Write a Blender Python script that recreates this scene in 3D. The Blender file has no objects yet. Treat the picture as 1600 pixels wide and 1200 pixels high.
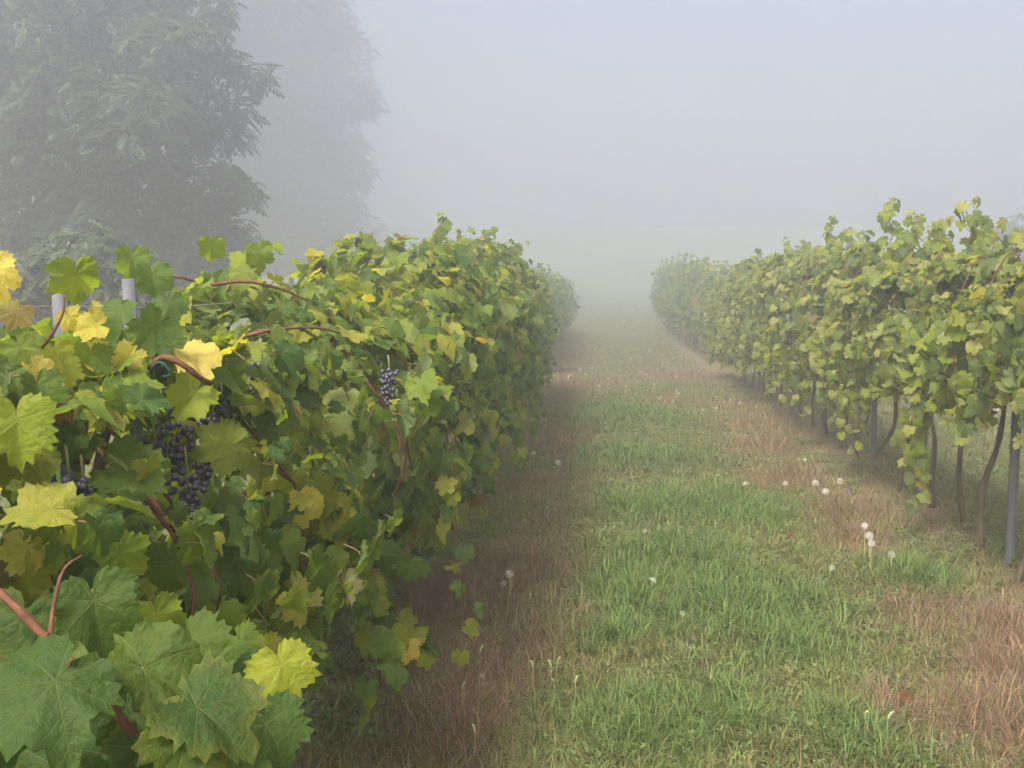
import bpy, math, random
import numpy as np
from mathutils import Vector, Matrix

random.seed(7)
RNG = np.random.default_rng(7)
S = bpy.context.scene
COL = S.collection
R = math.radians

# ------------------------------------------------------------------ camera
FPX = 1555.0                       # focal length in pixels of the 1600 px wide photograph
YAW, PITCH = 5.78, 5.32
EYE = np.array([0.0, 0.0, 1.6])
cam = bpy.data.cameras.new('camera')
cam.sensor_width = 36.0
cam.lens = 36.0 * FPX / 1600.0
cam.clip_start = 0.05
cam.clip_end = 2000.0
cam_o = bpy.data.objects.new('camera', cam)
COL.objects.link(cam_o)
cam_o.location = EYE
cam_o.rotation_euler = (R(90 - PITCH), 0, R(YAW))
S.camera = cam_o

# ------------------------------------------------------------------ light
SUN_EL = 53.0
SUN_DIR = (-0.48, -1.0)            # the side the sun stands on
w = bpy.data.worlds.new('World')
S.world = w
w.use_nodes = True
wn = w.node_tree.nodes
bg = wn['Background']
sky = wn.new('ShaderNodeTexSky')
sky.sky_type = 'NISHITA'
sky.sun_disc = False
sky.sun_elevation = R(SUN_EL)
sky.sun_rotation = math.atan2(SUN_DIR[0], SUN_DIR[1])
sky.air_density = 1.0
sky.dust_density = 5.0
sky.ozone_density = 0.6
tint = wn.new('ShaderNodeMix'); tint.data_type = 'RGBA'; tint.blend_type = 'MULTIPLY'
tint.inputs[0].default_value = 1.0; tint.inputs[7].default_value = (1.08, 0.95, 0.80, 1)     # thin high cloud over the valley
w.node_tree.links.new(sky.outputs[0], tint.inputs[6]); w.node_tree.links.new(tint.outputs[2], bg.inputs[0])
bg.inputs[1].default_value = 0.15
sl = bpy.data.lights.new('sun', 'SUN')
sl.energy = 5.0
sl.angle = R(14.0)                # sun spread wide by the mist overhead
sl.color = (1.0, 0.945, 0.875)
sun_o = bpy.data.objects.new('sun', sl)
COL.objects.link(sun_o)
_h = math.hypot(*SUN_DIR)
_d = Vector((SUN_DIR[0] / _h * math.cos(R(SUN_EL)), SUN_DIR[1] / _h * math.cos(R(SUN_EL)), math.sin(R(SUN_EL))))
sun_o.rotation_euler = _d.to_track_quat('Z', 'Y').to_euler()

S.render.engine = 'CYCLES'
S.view_settings.view_transform = 'Standard'
S.view_settings.look = 'None'
S.view_settings.gamma = 1.0
S.view_settings.use_curve_mapping = False
S.view_settings.exposure = 1.07
cy = S.cycles
cy.use_denoising = True
cy.max_bounces = 9
cy.diffuse_bounces = 4
cy.glossy_bounces = 2
cy.transmission_bounces = 5
cy.volume_bounces = 3
cy.use_adaptive_sampling = True
cy.adaptive_threshold = 0.012
FOG = 0.030

# ------------------------------------------------------------------ numeric helpers
_NG = np.random.default_rng(11).random((256, 256))
def vnoise(x, y):
    x = np.asarray(x, float); y = np.asarray(y, float)
    xi = np.floor(x).astype(int); yi = np.floor(y).astype(int)
    fx = x - xi; fy = y - yi
    fx = fx * fx * (3 - 2 * fx); fy = fy * fy * (3 - 2 * fy)
    g = lambda a, b: _NG[a % 256, b % 256]
    return (g(xi, yi) * (1 - fx) + g(xi + 1, yi) * fx) * (1 - fy) + (g(xi, yi + 1) * (1 - fx) + g(xi + 1, yi + 1) * fx) * fy
def fbm(x, y, o=3):
    s = 0; a = 0.5; t = 0
    for k in range(o):
        s = s + a * vnoise(np.asarray(x) * 2 ** k + 17.3 * k, np.asarray(y) * 2 ** k + 5.1 * k); t += a; a *= 0.5
    return s / t

_ty = np.arange(-80, 420, 0.5)
_tz = np.interp(_ty, [-80, 13, 16, 20, 26, 34, 45, 60, 98, 104, 130, 420],
                [0, 0, -0.03, -0.09, -0.14, -0.10, 0.5, 2.6, 7.9, 8.2, 8.4, 8.6])
_k = np.hanning(15); _k /= _k.sum()
_tz = np.convolve(np.pad(_tz, 7, mode='edge'), _k, mode='valid')
LX, RX = -1.37, 2.30               # the two vine rows
def gz(x, y):
    x = np.asarray(x, float); y = np.asarray(y, float)
    z = np.interp(y, _ty, _tz)
    near = np.clip((40 - y) / 15, 0, 1)
    m = 0.05 * np.exp(-((x - LX) / 0.35) ** 2) + 0.05 * np.exp(-((x - RX) / 0.35) ** 2)
    m = m - 0.03 * np.exp(-((x + 0.35) / 0.25) ** 2) - 0.02 * np.exp(-((x - 1.25) / 0.25) ** 2)
    m = m + 0.05 * (fbm(x * 1.3, y * 1.3) - 0.5) + 0.02 * (vnoise(x * 6, y * 6) - 0.5)
    return z + m * near + (1 - near) * 0.5 * (fbm(x * 0.12, y * 0.12) - 0.5) * np.clip((y - 40) / 20, 0, 1)
def gz1(x, y):
    return float(gz(np.array([x]), np.array([y]))[0])

_ps, _pc, _ys, _yc = math.sin(R(PITCH)), math.cos(R(PITCH)), math.sin(R(YAW)), math.cos(R(YAW))
FWD = np.array([-_ys * _pc, _yc * _pc, -_ps])
RGT = np.array([_yc, _ys, 0.0])
UPV = np.cross(RGT, FWD)
def ray(u, v):
    return FWD + RGT * ((u - 800) / FPX) + UPV * ((600 - v) / FPX)
def point(u, v, d):
    """place seen in direction (u, v) at depth d"""
    return EYE + ray(u, v) * d
def on_ground(u, v, h=0.0):
    """place where something h above the ground stands in direction (u, v)"""
    r = ray(u, v)
    t = 1.0
    while t < 200:
        p = EYE + r * t
        if p[2] - h <= gz1(p[0], p[1]):
            return p[0], p[1]
        t += 0.02 if t < 12 else 0.08
    return p[0], p[1]
def norm(a):
    return a / np.maximum(np.linalg.norm(a, axis=-1, keepdims=True), 1e-9)

# ------------------------------------------------------------------ mesh helpers
def np_mesh(name, v, t, mats, mi=None, attrs=None, smooth=True):
    me = bpy.data.meshes.new(name)
    v = np.ascontiguousarray(v, np.float32); t = np.ascontiguousarray(t, np.int32)
    me.vertices.add(len(v)); me.vertices.foreach_set('co', v.ravel())
    me.loops.add(t.size); me.loops.foreach_set('vertex_index', t.ravel())
    me.polygons.add(len(t)); me.polygons.foreach_set('loop_start', np.arange(0, t.size, 3, dtype=np.int32))
    for m in mats: me.materials.append(m)
    if mi is not None: me.polygons.foreach_set('material_index', np.ascontiguousarray(mi, np.int32))
    if smooth: me.polygons.foreach_set('use_smooth', np.ones(len(t), bool))
    for n, (kind, data) in (attrs or {}).items():
        a = me.attributes.new(n, kind, 'POINT')
        a.data.foreach_set({'FLOAT': 'value', 'FLOAT_VECTOR': 'vector', 'FLOAT_COLOR': 'color'}[kind],
                           np.ascontiguousarray(data, np.float32).ravel())
    me.update(calc_edges=True)
    return me
def link(name, me, parent=None, loc=None):
    o = bpy.data.objects.new(name, me)
    COL.objects.link(o)
    if parent is not None: o.parent = parent
    if loc is not None: o.location = loc
    return o
def tag(o, label=None, cat=None, group=None, kind=None):
    for k, x in (('label', label), ('category', cat), ('group', group), ('kind', kind)):
        if x: o[k] = x
    return o
def thing(name, label, cat, loc, group=None):
    o = bpy.data.objects.new(name, None)
    o.empty_display_size = 0.1
    COL.objects.link(o); o.location = loc
    return tag(o, label, cat, group)
def tube(path, rad, n=7, cap=True):
    """tapered tube along a polyline -> verts, tris"""
    P = np.asarray(path, float); k = len(P)
    rad = np.broadcast_to(np.asarray(rad, float), (k,))
    T = norm(np.gradient(P, axis=0))
    ref = np.array([0.31, 0.87, 0.37])
    A = norm(np.cross(T, ref)); B = np.cross(T, A)
    an = np.linspace(0, 2 * math.pi, n, endpoint=False)
    V = P[:, None] + (A[:, None] * np.cos(an)[None, :, None] + B[:, None] * np.sin(an)[None, :, None]) * rad[:, None, None]
    V = V.reshape(-1, 3)
    F = []
    for i in range(k - 1):
        for j in range(n):
            a = i * n + j; b = i * n + (j + 1) % n
            F += [(a, b, b + n), (a, b + n, a + n)]
    if cap:
        V = np.vstack([V, P[:1], P[-1:]]); c0, c1 = len(V) - 2, len(V) - 1
        for j in range(n):
            F += [(c0, (j + 1) % n, j), (c1, (k - 1) * n + j, (k - 1) * n + (j + 1) % n)]
    return V, np.array(F)
def join(parts):
    V, F, o = [], [], 0
    for v, f in parts:
        V.append(v); F.append(np.asarray(f) + o); o += len(v)
    return np.vstack(V), np.vstack(F)
def curve(pts, n=14):
    """smooth Catmull-Rom path through points"""
    P = np.asarray(pts, float)
    P = np.vstack([2 * P[0] - P[1], P, 2 * P[-1] - P[-2]])
    out = []
    seg = len(P) - 3
    for i in range(seg):
        p0, p1, p2, p3 = P[i:i + 4]
        m = max(2, n // seg)
        for t in np.linspace(0, 1, m, endpoint=(i == seg - 1)):
            out.append(0.5 * (2 * p1 + (p2 - p0) * t + (2 * p0 - 5 * p1 + 4 * p2 - p3) * t * t + (3 * p1 - p0 - 3 * p2 + p3) * t ** 3))
    return np.array(out)

# ------------------------------------------------------------------ materials
class NT:
    def __init__(s, name):
        s.m = bpy.data.materials.new(name); s.m.use_nodes = True
        s.t = s.m.node_tree; s.b = s.t.nodes['Principled BSDF']; s.out = s.t.nodes['Material Output']
    def n(s, typ, **kw):
        x = s.t.nodes.new(typ)
        for k, v in kw.items(): setattr(x, k, v)
        return x
    def l(s, a, b): s.t.links.new(a, b)
    def put(s, sock, v):
        if isinstance(v, bpy.types.NodeSocket): s.l(v, sock)
        else: sock.default_value = v
    def math(s, op, a, b=0.0, c=None):
        x = s.n('ShaderNodeMath', operation=op)
        s.put(x.inputs[0], a); s.put(x.inputs[1], b)
        if c is not None: s.put(x.inputs[2], c)
        return x.outputs[0]
    def mix(s, f, a, b, mode='MIX'):
        x = s.n('ShaderNodeMix', data_type='RGBA', blend_type=mode)
        s.put(x.inputs[0], f); s.put(x.inputs[6], a); s.put(x.inputs[7], b)
        return x.outputs[2]
    def ramp(s, f, stops):
        x = s.n('ShaderNodeValToRGB'); e = x.color_ramp.elements
        while len(e) < len(stops): e.new(0.5)
        for k, (p, c) in enumerate(stops):
            e[k].position = p; e[k].color = (c, c, c, 1) if isinstance(c, (int, float)) else (*c, 1)
        s.put(x.inputs[0], f)
        return x.outputs[0]
    def noise(s, scale, vec=None, detail=3.0, w=None, rough=0.55):
        x = s.n('ShaderNodeTexNoise')
        if w is not None:
            x.noise_dimensions = '4D'; s.put(x.inputs['W'], w)
        x.inputs['Scale'].default_value = scale; x.inputs['Detail'].default_value = detail
        x.inputs['Roughness'].default_value = rough
        if vec is not None: s.l(vec, x.inputs['Vector'])
        return x.outputs[0]
    def bump(s, h, strength, dist=0.01):
        x = s.n('ShaderNodeBump'); x.inputs['Strength'].default_value = strength; x.inputs['Distance'].default_value = dist
        s.l(h, x.inputs['Height']); s.l(x.outputs[0], s.b.inputs['Normal'])

def leaf_material(name, stops, brown):
    """grape leaf: palmate veins, mottling, dry margins, paler underside, light coming through"""
    q = NT(name)
    lp = q.n('ShaderNodeAttribute', attribute_name='lp')
    sx = q.n('ShaderNodeSeparateXYZ'); q.l(lp.outputs['Vector'], sx.inputs[0])
    X, Y, E = sx.outputs
    oi = q.n('ShaderNodeObjectInfo')
    lr = q.n('ShaderNodeAttribute', attribute_name='lr')
    rnd = q.math('FRACT', q.math('ADD', oi.outputs['Random'], lr.outputs['Fac']))
    rnd2 = q.math('FRACT', q.math('MULTIPLY', rnd, 37.7))
    cxy = q.n('ShaderNodeCombineXYZ'); q.l(X, cxy.inputs[0]); q.l(Y, cxy.inputs[1])
    r = q.math('SQRT', q.math('ADD', q.math('MULTIPLY', X, X), q.math('MULTIPLY', Y, Y)))
    th = q.math('ARCTAN2', X, Y)
    t = q.math('DIVIDE', th, 0.9)
    f = q.math('MULTIPLY', q.math('ABSOLUTE', q.math('SUBTRACT', t, q.math('ROUND', t))), 0.9)
    dist = q.math('MULTIPLY', r, q.math('SINE', f))
    along = q.math('MULTIPLY', r, q.math('COSINE', f))
    width = q.math('SUBTRACT', 0.021, q.math('MULTIPLY', r, 0.014))
    vein = q.math('SUBTRACT', 1.0, q.math('DIVIDE', dist, width)); vein.node.use_clamp = True
    st = q.math('FRACT', q.math('MULTIPLY', q.math('SUBTRACT', along, q.math('MULTIPLY', dist, 0.9)), 6.0))
    sec = q.math('SUBTRACT', 1.0, q.math('MULTIPLY', q.math('ABSOLUTE', q.math('SUBTRACT', st, 0.5)), 14.0)); sec.node.use_clamp = True
    veins = q.math('MAXIMUM', vein, q.math('MULTIPLY', sec, 0.45))
    n1 = q.noise(2.2, cxy.outputs[0], 3, q.math('MULTIPLY', rnd, 53.0))
    n2 = q.noise(9.0, cxy.outputs[0], 3, q.math('MULTIPLY', rnd, 91.0))
    base = q.ramp(q.math('ADD', rnd, q.math('MULTIPLY', q.math('SUBTRACT', n1, 0.5), 0.28)), stops)
    base = q.mix(q.math('MULTIPLY', n2, 0.75), base, q.mix(1.0, base, (0.55, 0.6, 0.5, 1), 'MULTIPLY'))
    base = q.mix(q.math('MULTIPLY', veins, 0.18), base, (0.26, 0.30, 0.09, 1))
    # dry, yellowing margins on some leaves, brown flecks on a few
    edge = q.math('MULTIPLY', q.math('POWER', E, 4.0), q.math('MULTIPLY', n1, 1.5))
    mar = q.math('MULTIPLY', edge, q.math('MULTIPLY', q.math('GREATER_THAN', rnd2, 0.80), 0.22)); mar.node.use_clamp = True
    base = q.mix(mar, base, (0.36, 0.30, 0.05, 1))
    fl = q.ramp(n2, [(0.62, 0.0), (0.72, 1.0)])
    fl = q.math('MULTIPLY', fl, q.math('MULTIPLY', q.math('GREATER_THAN', rnd2, 1.0 - brown), 0.75))
    base = q.mix(fl, base, (0.11, 0.065, 0.035, 1))
    geo = q.n('ShaderNodeNewGeometry')
    under = q.mix(0.5, base, (0.22, 0.27, 0.12, 1))
    colr = q.mix(geo.outputs['Backfacing'], base, under)
    q.l(colr, q.b.inputs['Base Color'])
    q.b.inputs['Roughness'].default_value = 0.58
    q.b.inputs['Specular IOR Level'].default_value = 0.24
    q.bump(q.math('ADD', q.math('MULTIPLY', veins, -0.3), q.math('MULTIPLY', n2, 1.6)), 0.45, 0.008)
    tr = q.n('ShaderNodeBsdfTranslucent')
    q.l(q.mix(1.0, base, (2.1, 1.9, 0.6, 1), 'MULTIPLY'), tr.inputs[0])
    ms = q.n('ShaderNodeMixShader'); ms.inputs[0].default_value = 0.5
    q.l(q.b.outputs[0], ms.inputs[1]); q.l(tr.outputs[0], ms.inputs[2])
    q.l(ms.outputs[0], q.out.inputs[0])
    return q.m
M_LEAF = leaf_material('grape_leaf_green', [(0.0, (0.046, 0.098, 0.022)), (0.3, (0.092, 0.160, 0.026)), (0.62, (0.150, 0.215, 0.030)),
                                            (0.84, (0.20, 0.245, 0.030)), (1.0, (0.33, 0.32, 0.05))], 0.25)
M_LEAF_PALE = leaf_material('grape_leaf_pale', [(0.0, (0.070, 0.112, 0.034)), (0.3, (0.130, 0.185, 0.044)), (0.6, (0.205, 0.255, 0.058)),
                                                (0.84, (0.26, 0.295, 0.075)), (1.0, (0.36, 0.34, 0.10))], 0.22)
M_LEAF_YELLOW = leaf_material('grape_leaf_yellow', [(0.0, (0.38, 0.37, 0.055)), (0.5, (0.52, 0.46, 0.085)), (1.0, (0.58, 0.48, 0.12))], 0.3)  # yellow leaves; the near row's backlit glow is put into this colour
M_LEAF_LIME = leaf_material('grape_leaf_lime', [(0.0, (0.14, 0.21, 0.018)), (0.5, (0.21, 0.27, 0.024)), (1.0, (0.28, 0.31, 0.03))], 0.15)
M_LEAF_DARK = leaf_material('grape_leaf_dark', [(0.0, (0.036, 0.082, 0.016)), (0.5, (0.056, 0.108, 0.019)), (1.0, (0.09, 0.140, 0.023))], 0.4)  # shade over the nearest leaves put into a darker green
M_LEAF_BROWN = leaf_material('grape_leaf_brown', [(0.0, (0.17, 0.115, 0.04)), (1.0, (0.24, 0.19, 0.06))], 0.6)
M_LEAF_RUST = leaf_material('fallen_leaf_rust', [(0.0, (0.16, 0.055, 0.03)), (1.0, (0.22, 0.08, 0.045))], 0.6)

def simple(name, c1, c2, scale, rough=0.8, bump=0.0, spec=0.3, dist=0.01, stretch=None):
    q = NT(name)
    tc = q.n('ShaderNodeTexCoord'); vec = tc.outputs['Object']
    if stretch:
        mp = q.n('ShaderNodeMapping'); mp.inputs['Scale'].default_value = stretch; q.l(vec, mp.inputs[0]); vec = mp.outputs[0]
    nz = q.noise(scale, vec, 5)
    q.l(q.ramp(nz, [(0.3, c1), (0.7, c2)]), q.b.inputs['Base Color'])
    q.b.inputs['Roughness'].default_value = rough; q.b.inputs['Specular IOR Level'].default_value = spec
    if bump: q.bump(nz, bump, dist)
    return q.m
M_BARK = simple('vine_bark', (0.035, 0.026, 0.018), (0.145, 0.115, 0.075), 30, 0.9, 0.9, 0.2, 0.02, (1, 1, 0.22))
M_CANE = simple('red_cane', (0.055, 0.025, 0.014), (0.135, 0.058, 0.030), 60, 0.8, 0.35, 0.2)
M_PETIOLE = simple('petiole', (0.10, 0.055, 0.028), (0.12, 0.10, 0.04), 20, 0.7)
M_STEEL = simple('galvanised_steel', (0.065, 0.073, 0.085), (0.11, 0.118, 0.13), 28, 0.75, 0.08, 0.2)
M_STEEL.node_tree.nodes['Principled BSDF'].inputs['Metallic'].default_value = 0.0
M_WIRE = simple('wire_metal', (0.20, 0.20, 0.21), (0.32, 0.32, 0.33), 40, 0.5)
M_TIE = simple('teal_plastic', (0.012, 0.050, 0.065), (0.02, 0.085, 0.10), 30, 0.4)
M_TREEBARK = simple('tree_bark', (0.05, 0.042, 0.035), (0.14, 0.12, 0.10), 9, 0.95, 0.8, 0.2, 0.03, (1, 1, 0.3))

def blade_material(name, trans, rough=0.6):
    q = NT(name)
    a = q.n('ShaderNodeAttribute', attribute_name='col')
    q.l(a.outputs['Color'], q.b.inputs['Base Color'])
    q.b.inputs['Roughness'].default_value = rough; q.b.inputs['Specular IOR Level'].default_value = 0.25
    tr = q.n('ShaderNodeBsdfTranslucent'); q.l(q.mix(1.0, a.outputs['Color'], (1.3, 1.25, 0.8, 1), 'MULTIPLY'), tr.inputs[0])
    ms = q.n('ShaderNodeMixShader'); ms.inputs[0].default_value = trans
    q.l(q.b.outputs[0], ms.inputs[1]); q.l(tr.outputs[0], ms.inputs[2]); q.l(ms.outputs[0], q.out.inputs[0])
    return q.m
M_BLADE = blade_material('grass_blade', 0.35)
M_TREELEAF = blade_material('tree_leaf', 0.3, 0.5)

def grape_material():
    q = NT('black_grape')
    oi = q.n('ShaderNodeObjectInfo')
    tc = q.n('ShaderNodeTexCoord')
    nz = q.noise(60, tc.outputs['Object'], 3, q.math('MULTIPLY', oi.outputs['Random'], 30.0))
    skin = q.mix(oi.outputs['Random'], (0.010, 0.010, 0.022, 1), (0.028, 0.016, 0.034, 1))
    q.l(q.mix(q.ramp(nz, [(0.35, 0.0), (0.75, 0.55)]), skin, (0.10, 0.115, 0.165, 1)), q.b.inputs['Base Color'])
    q.l(q.ramp(nz, [(0.3, 0.22), (0.7, 0.6)]), q.b.inputs['Roughness'])
    return q.m
M_GRAPE = grape_material()
def plain(name, c, rough=0.7, trans=0.0):
    q = NT(name)
    tc = q.n('ShaderNodeTexCoord'); nz = q.noise(50, tc.outputs['Object'], 2)
    q.l(q.mix(nz, (*[x * 0.8 for x in c], 1), (*[min(1, x * 1.15) for x in c], 1)), q.b.inputs['Base Color'])
    q.b.inputs['Roughness'].default_value = rough
    if trans:
        tr = q.n('ShaderNodeBsdfTranslucent'); tr.inputs[0].default_value = (*c, 1)
        ms = q.n('ShaderNodeMixShader'); ms.inputs[0].default_value = trans
        q.l(q.b.outputs[0], ms.inputs[1]); q.l(tr.outputs[0], ms.inputs[2]); q.l(ms.outputs[0], q.out.inputs[0])
    return q.m
M_PAPPUS = plain('dandelion_pappus', (0.80, 0.80, 0.78), 0.8, 0.4)
M_SEED = plain('dandelion_seed', (0.17, 0.12, 0.08))
M_STEM = plain('dandelion_stem', (0.30, 0.30, 0.13))
M_FOX = plain('foxtail_head', (0.38, 0.42, 0.20), 0.7, 0.3)
M_RACHIS = plain('bunch_stem', (0.12, 0.11, 0.04))

def ground_material():
    q = NT('ground')
    tc = q.n('ShaderNodeTexCoord'); P = tc.outputs['Object']
    a = q.n('ShaderNodeAttribute', attribute_name='col')
    n1 = q.noise(9, P, 6, rough=0.7); n2 = q.noise(55, P, 4, rough=0.7); n3 = q.noise(2.0, P, 3)
    c = q.mix(q.ramp(n2, [(0.35, 0.0), (0.7, 1.0)]), q.mix(1.0, a.outputs['Color'], (0.55, 0.52, 0.5, 1), 'MULTIPLY'),
              q.mix(1.0, a.outputs['Color'], (1.35, 1.35, 1.3, 1), 'MULTIPLY'))
    c = q.mix(q.math('MULTIPLY', q.ramp(n1, [(0.45, 0.0), (0.65, 1.0)]), 0.5), c, q.mix(n3, (0.20, 0.145, 0.09, 1), (0.10, 0.11, 0.042, 1)))
    q.l(c, q.b.inputs['Base Color']); q.b.inputs['Roughness'].default_value = 0.95
    q.b.inputs['Specular IOR Level'].default_value = 0.1
    q.bump(q.math('ADD', n2, q.math('MULTIPLY', n1, 1.5)), 0.8, 0.03)
    return q.m
M_GROUND = ground_material()

# ------------------------------------------------------------------ what grows where in the alley (0..1 maps)
REDS = []
for u, v, rr in ((760, 960, .36), (720, 1040, .30), (800, 900, .30), (690, 930, .22), (850, 690, .5), (860, 650, .7), (830, 760, .28), (700, 1130, .22), (840, 1000, .25), (1540, 1000, .30), (1590, 1060, .3), (1470, 980, .25),
                 (1150, 640, .6), (1080, 632, .6), (1190, 665, .5), (1300, 800, .35), (1250, 750, .4), (1330, 850, .22), (1400, 1130, .14), (1560, 1140, .25), (1200, 700, .4), (900, 600, .9), (1060, 590, .9)):
    _x, _y = on_ground(u, v); REDS.append((_x, _y, rr))
def map_red(x, y):
    x = np.asarray(x, float); y = np.asarray(y, float)
    s = np.exp(-((x + 0.55) / 0.38) ** 2) * .26 + np.exp(-((x - 1.6) / 0.36) ** 2) * .26
    for a, b, r in REDS: s = np.maximum(s, 1.1 * np.exp(-(((x - a) / r) ** 2 + ((y - b) / (r * 1.7)) ** 2)))
    return np.clip(s * (0.15 + 1.6 * fbm(x * 2.1 + 40, y * 1.3 + 3)) - 0.06, 0, 1) * np.clip((45 - y) / 20, 0, 1)
LUSH = []
for u, v, rr in ((1150, 800, .55), (1030, 790, .4), (1180, 940, .42), (1090, 950, .4), (1000, 715, .6), (960, 650, .9), (1050, 870, .35),
                 (1010, 1150, .3), (1130, 1120, .22), (1420, 900, .25), (1330, 1150, .2), (940, 1000, .2), (1230, 1010, .25), (1000, 930, .3)):
    _x, _y = on_ground(u, v); LUSH.append((_x, _y, rr))
def map_lush(x, y):
    s = np.zeros_like(np.asarray(x, float))
    for a, b, r in LUSH: s = np.maximum(s, np.exp(-(((x - a) / r) ** 2 + ((y - b) / (r * 1.3)) ** 2)))
    return s
def map_bare(x, y):
    a = np.exp(-((x - LX - 0.05) / 0.42) ** 2) + np.exp(-((x - RX + 0.05) / 0.36) ** 2)
    return np.clip(a * (0.45 + 1.1 * fbm(x * 1.7 + 9, y * 1.2 + 70)) - 0.05, 0, 1) * np.clip((40 - y) / 10, 0, 1)
def map_green(x, y):
    return fbm(x * 0.9 + 200, y * 0.6 + 33)

# ------------------------------------------------------------------ ground sheet, reaching into the fog
def axis(lo, a, step, b, hi, grow=1.18):
    c = list(np.arange(a, b + 1e-6, step)); s = step
    while c[-1] < hi: s *= grow; c.append(c[-1] + s)
    c[-1] = hi; s = step
    while c[0] > lo: s *= grow; c.insert(0, c[0] - s)
    c[0] = lo
    return np.array(c)
gx = axis(-160, -2.6, 0.06, 4.2, 160); gy = axis(-40, 2.0, 0.07, 17.0, 260, 1.12)
GX, GY = np.meshgrid(gx, gy)
V = np.stack([GX, GY, gz(GX, GY)], -1).reshape(-1, 3)
ni, nj = len(gy), len(gx)
idx = np.arange(ni * nj).reshape(ni, nj)
q0, q1, q2, q3 = idx[:-1, :-1].ravel(), idx[:-1, 1:].ravel(), idx[1:, 1:].ravel(), idx[1:, :-1].ravel()
T = np.vstack([np.stack([q0, q1, q2], 1), np.stack([q0, q2, q3], 1)])
x, y = V[:, 0], V[:, 1]
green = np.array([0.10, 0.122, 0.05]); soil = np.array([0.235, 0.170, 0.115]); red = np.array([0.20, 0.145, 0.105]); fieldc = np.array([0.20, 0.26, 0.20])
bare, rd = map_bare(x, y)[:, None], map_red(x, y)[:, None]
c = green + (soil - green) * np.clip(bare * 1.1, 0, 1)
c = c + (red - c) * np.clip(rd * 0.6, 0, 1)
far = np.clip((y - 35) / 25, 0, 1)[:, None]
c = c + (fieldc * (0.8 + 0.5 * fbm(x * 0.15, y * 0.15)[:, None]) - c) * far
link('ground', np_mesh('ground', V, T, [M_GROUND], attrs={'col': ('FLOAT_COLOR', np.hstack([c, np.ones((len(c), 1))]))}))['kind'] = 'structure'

# ------------------------------------------------------------------ haze: one box of even fog round everything
hv = [(x, y, z) for x in (-170, 170) for y in (-50, 270) for z in (-3.6, 15.5)]
hf = [(0, 1, 3, 2), (4, 6, 7, 5), (0, 4, 5, 1), (2, 3, 7, 6), (0, 2, 6, 4), (1, 5, 7, 3)]
hm = bpy.data.meshes.new('haze'); hm.from_pydata(hv, [], hf); hm.update()
hz = NT('haze')
hz.t.nodes.remove(hz.b)
pv = hz.n('ShaderNodeVolumePrincipled')
pv.inputs['Color'].default_value = (0.874, 0.884, 0.958, 1)
pv.inputs['Density'].default_value = FOG
pv.inputs['Anisotropy'].default_value = 0.75
hz.l(pv.outputs[0], hz.out.inputs['Volume'])
hm.materials.append(hz.m)
link('haze', hm)['kind'] = 'stuff'

# ------------------------------------------------------------------ grape leaves
_TH = np.radians([0, 12, 24, 40, 52, 66, 80, 104, 122, 142, 160, 172, 180])
_RR = np.array([1.0, .90, .76, .86, .92, .80, .70, .80, .74, .66, .55, .38, .12])
def leaf_geo(seed, lod):
    r = np.random.default_rng(seed)
    n, rings = {0: (53, (.32, .66, 1.0)), 1: (27, (.5, 1.0)), 2: (19, (1.0,))}[lod]
    th = np.linspace(-R(177), R(177), n)
    lob = r.uniform(0.95, 1.6)
    rr = np.interp(np.abs(th), _TH, 0.8 + (_RR - 0.8) * np.where(_RR < .6, 1, lob))
    saw = np.where(np.arange(n) % 2 == 0, 1.0, -1.0) * (0.055 if lod == 0 else 0.075 if lod == 1 else 0.07)
    if lod == 0: saw = saw * np.where(np.arange(n) % 4 == 0, 1.5, 0.8)
    rr = rr * (1 + saw + r.normal(0, 0.045, n)) * np.where(th > 0, r.uniform(.92, 1.08), 1)
    V = [np.zeros((1, 3))]; E = [0.0]
    for k, f in enumerate(rings):
        ro = rr if f == 1.0 else np.convolve(np.pad(rr, 2, mode='edge'), np.ones(5) / 5, 'valid')
        V.append(np.stack([np.sin(th) * ro * f, np.cos(th) * ro * f, np.full(n, f)], 1)); E += [f] * n
    V = np.vstack(V); E = np.array(E)
    lp = np.stack([V[:, 0], V[:, 1], E], 1)
    x, y = V[:, 0].copy(), V[:, 1].copy(); rad = np.hypot(x, y); ang = np.arctan2(x, y)
    fold, droop, curl, ruf = r.uniform(-0.15, .58), r.uniform(.05, .55), r.uniform(-.25, .35), r.uniform(.05, .19)
    z = fold * np.abs(x) - droop * np.clip(y, 0, 9) ** 2 - curl * x * x + ruf * rad ** 2 * np.sin(ang * r.choice([3, 4, 5]) + r.uniform(0, 6))
    z += 0.05 * rad * np.cos(ang / 0.9 * 2 * math.pi) * -0.5 + r.uniform(-.25, .25) * x * y * .6
    if lod == 0: z[-n:] += np.convolve(r.normal(0, .10, n + 4), np.ones(5) / 3, 'valid')
    if lod == 0: z += 0.026 * np.sin(x * 13 + seed) * np.sin(y * 12 + seed * 2)
    V = np.stack([x, y, z], 1)
    T = []
    for j in range(n - 1): T.append((0, 1 + j + 1, 1 + j))
    for k in range(len(rings) - 1):
        a = 1 + k * n; b = a + n
        for j in range(n - 1): T += [(a + j, a + j + 1, b + j + 1), (a + j, b + j + 1, b + j)]
    return V, np.array(T), lp
NV = 9
GEO = {(l, k): leaf_geo(100 * l + k if l == 0 else k + 40, l) for l in range(3) for k in range(NV)}
_LM = {}
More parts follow.
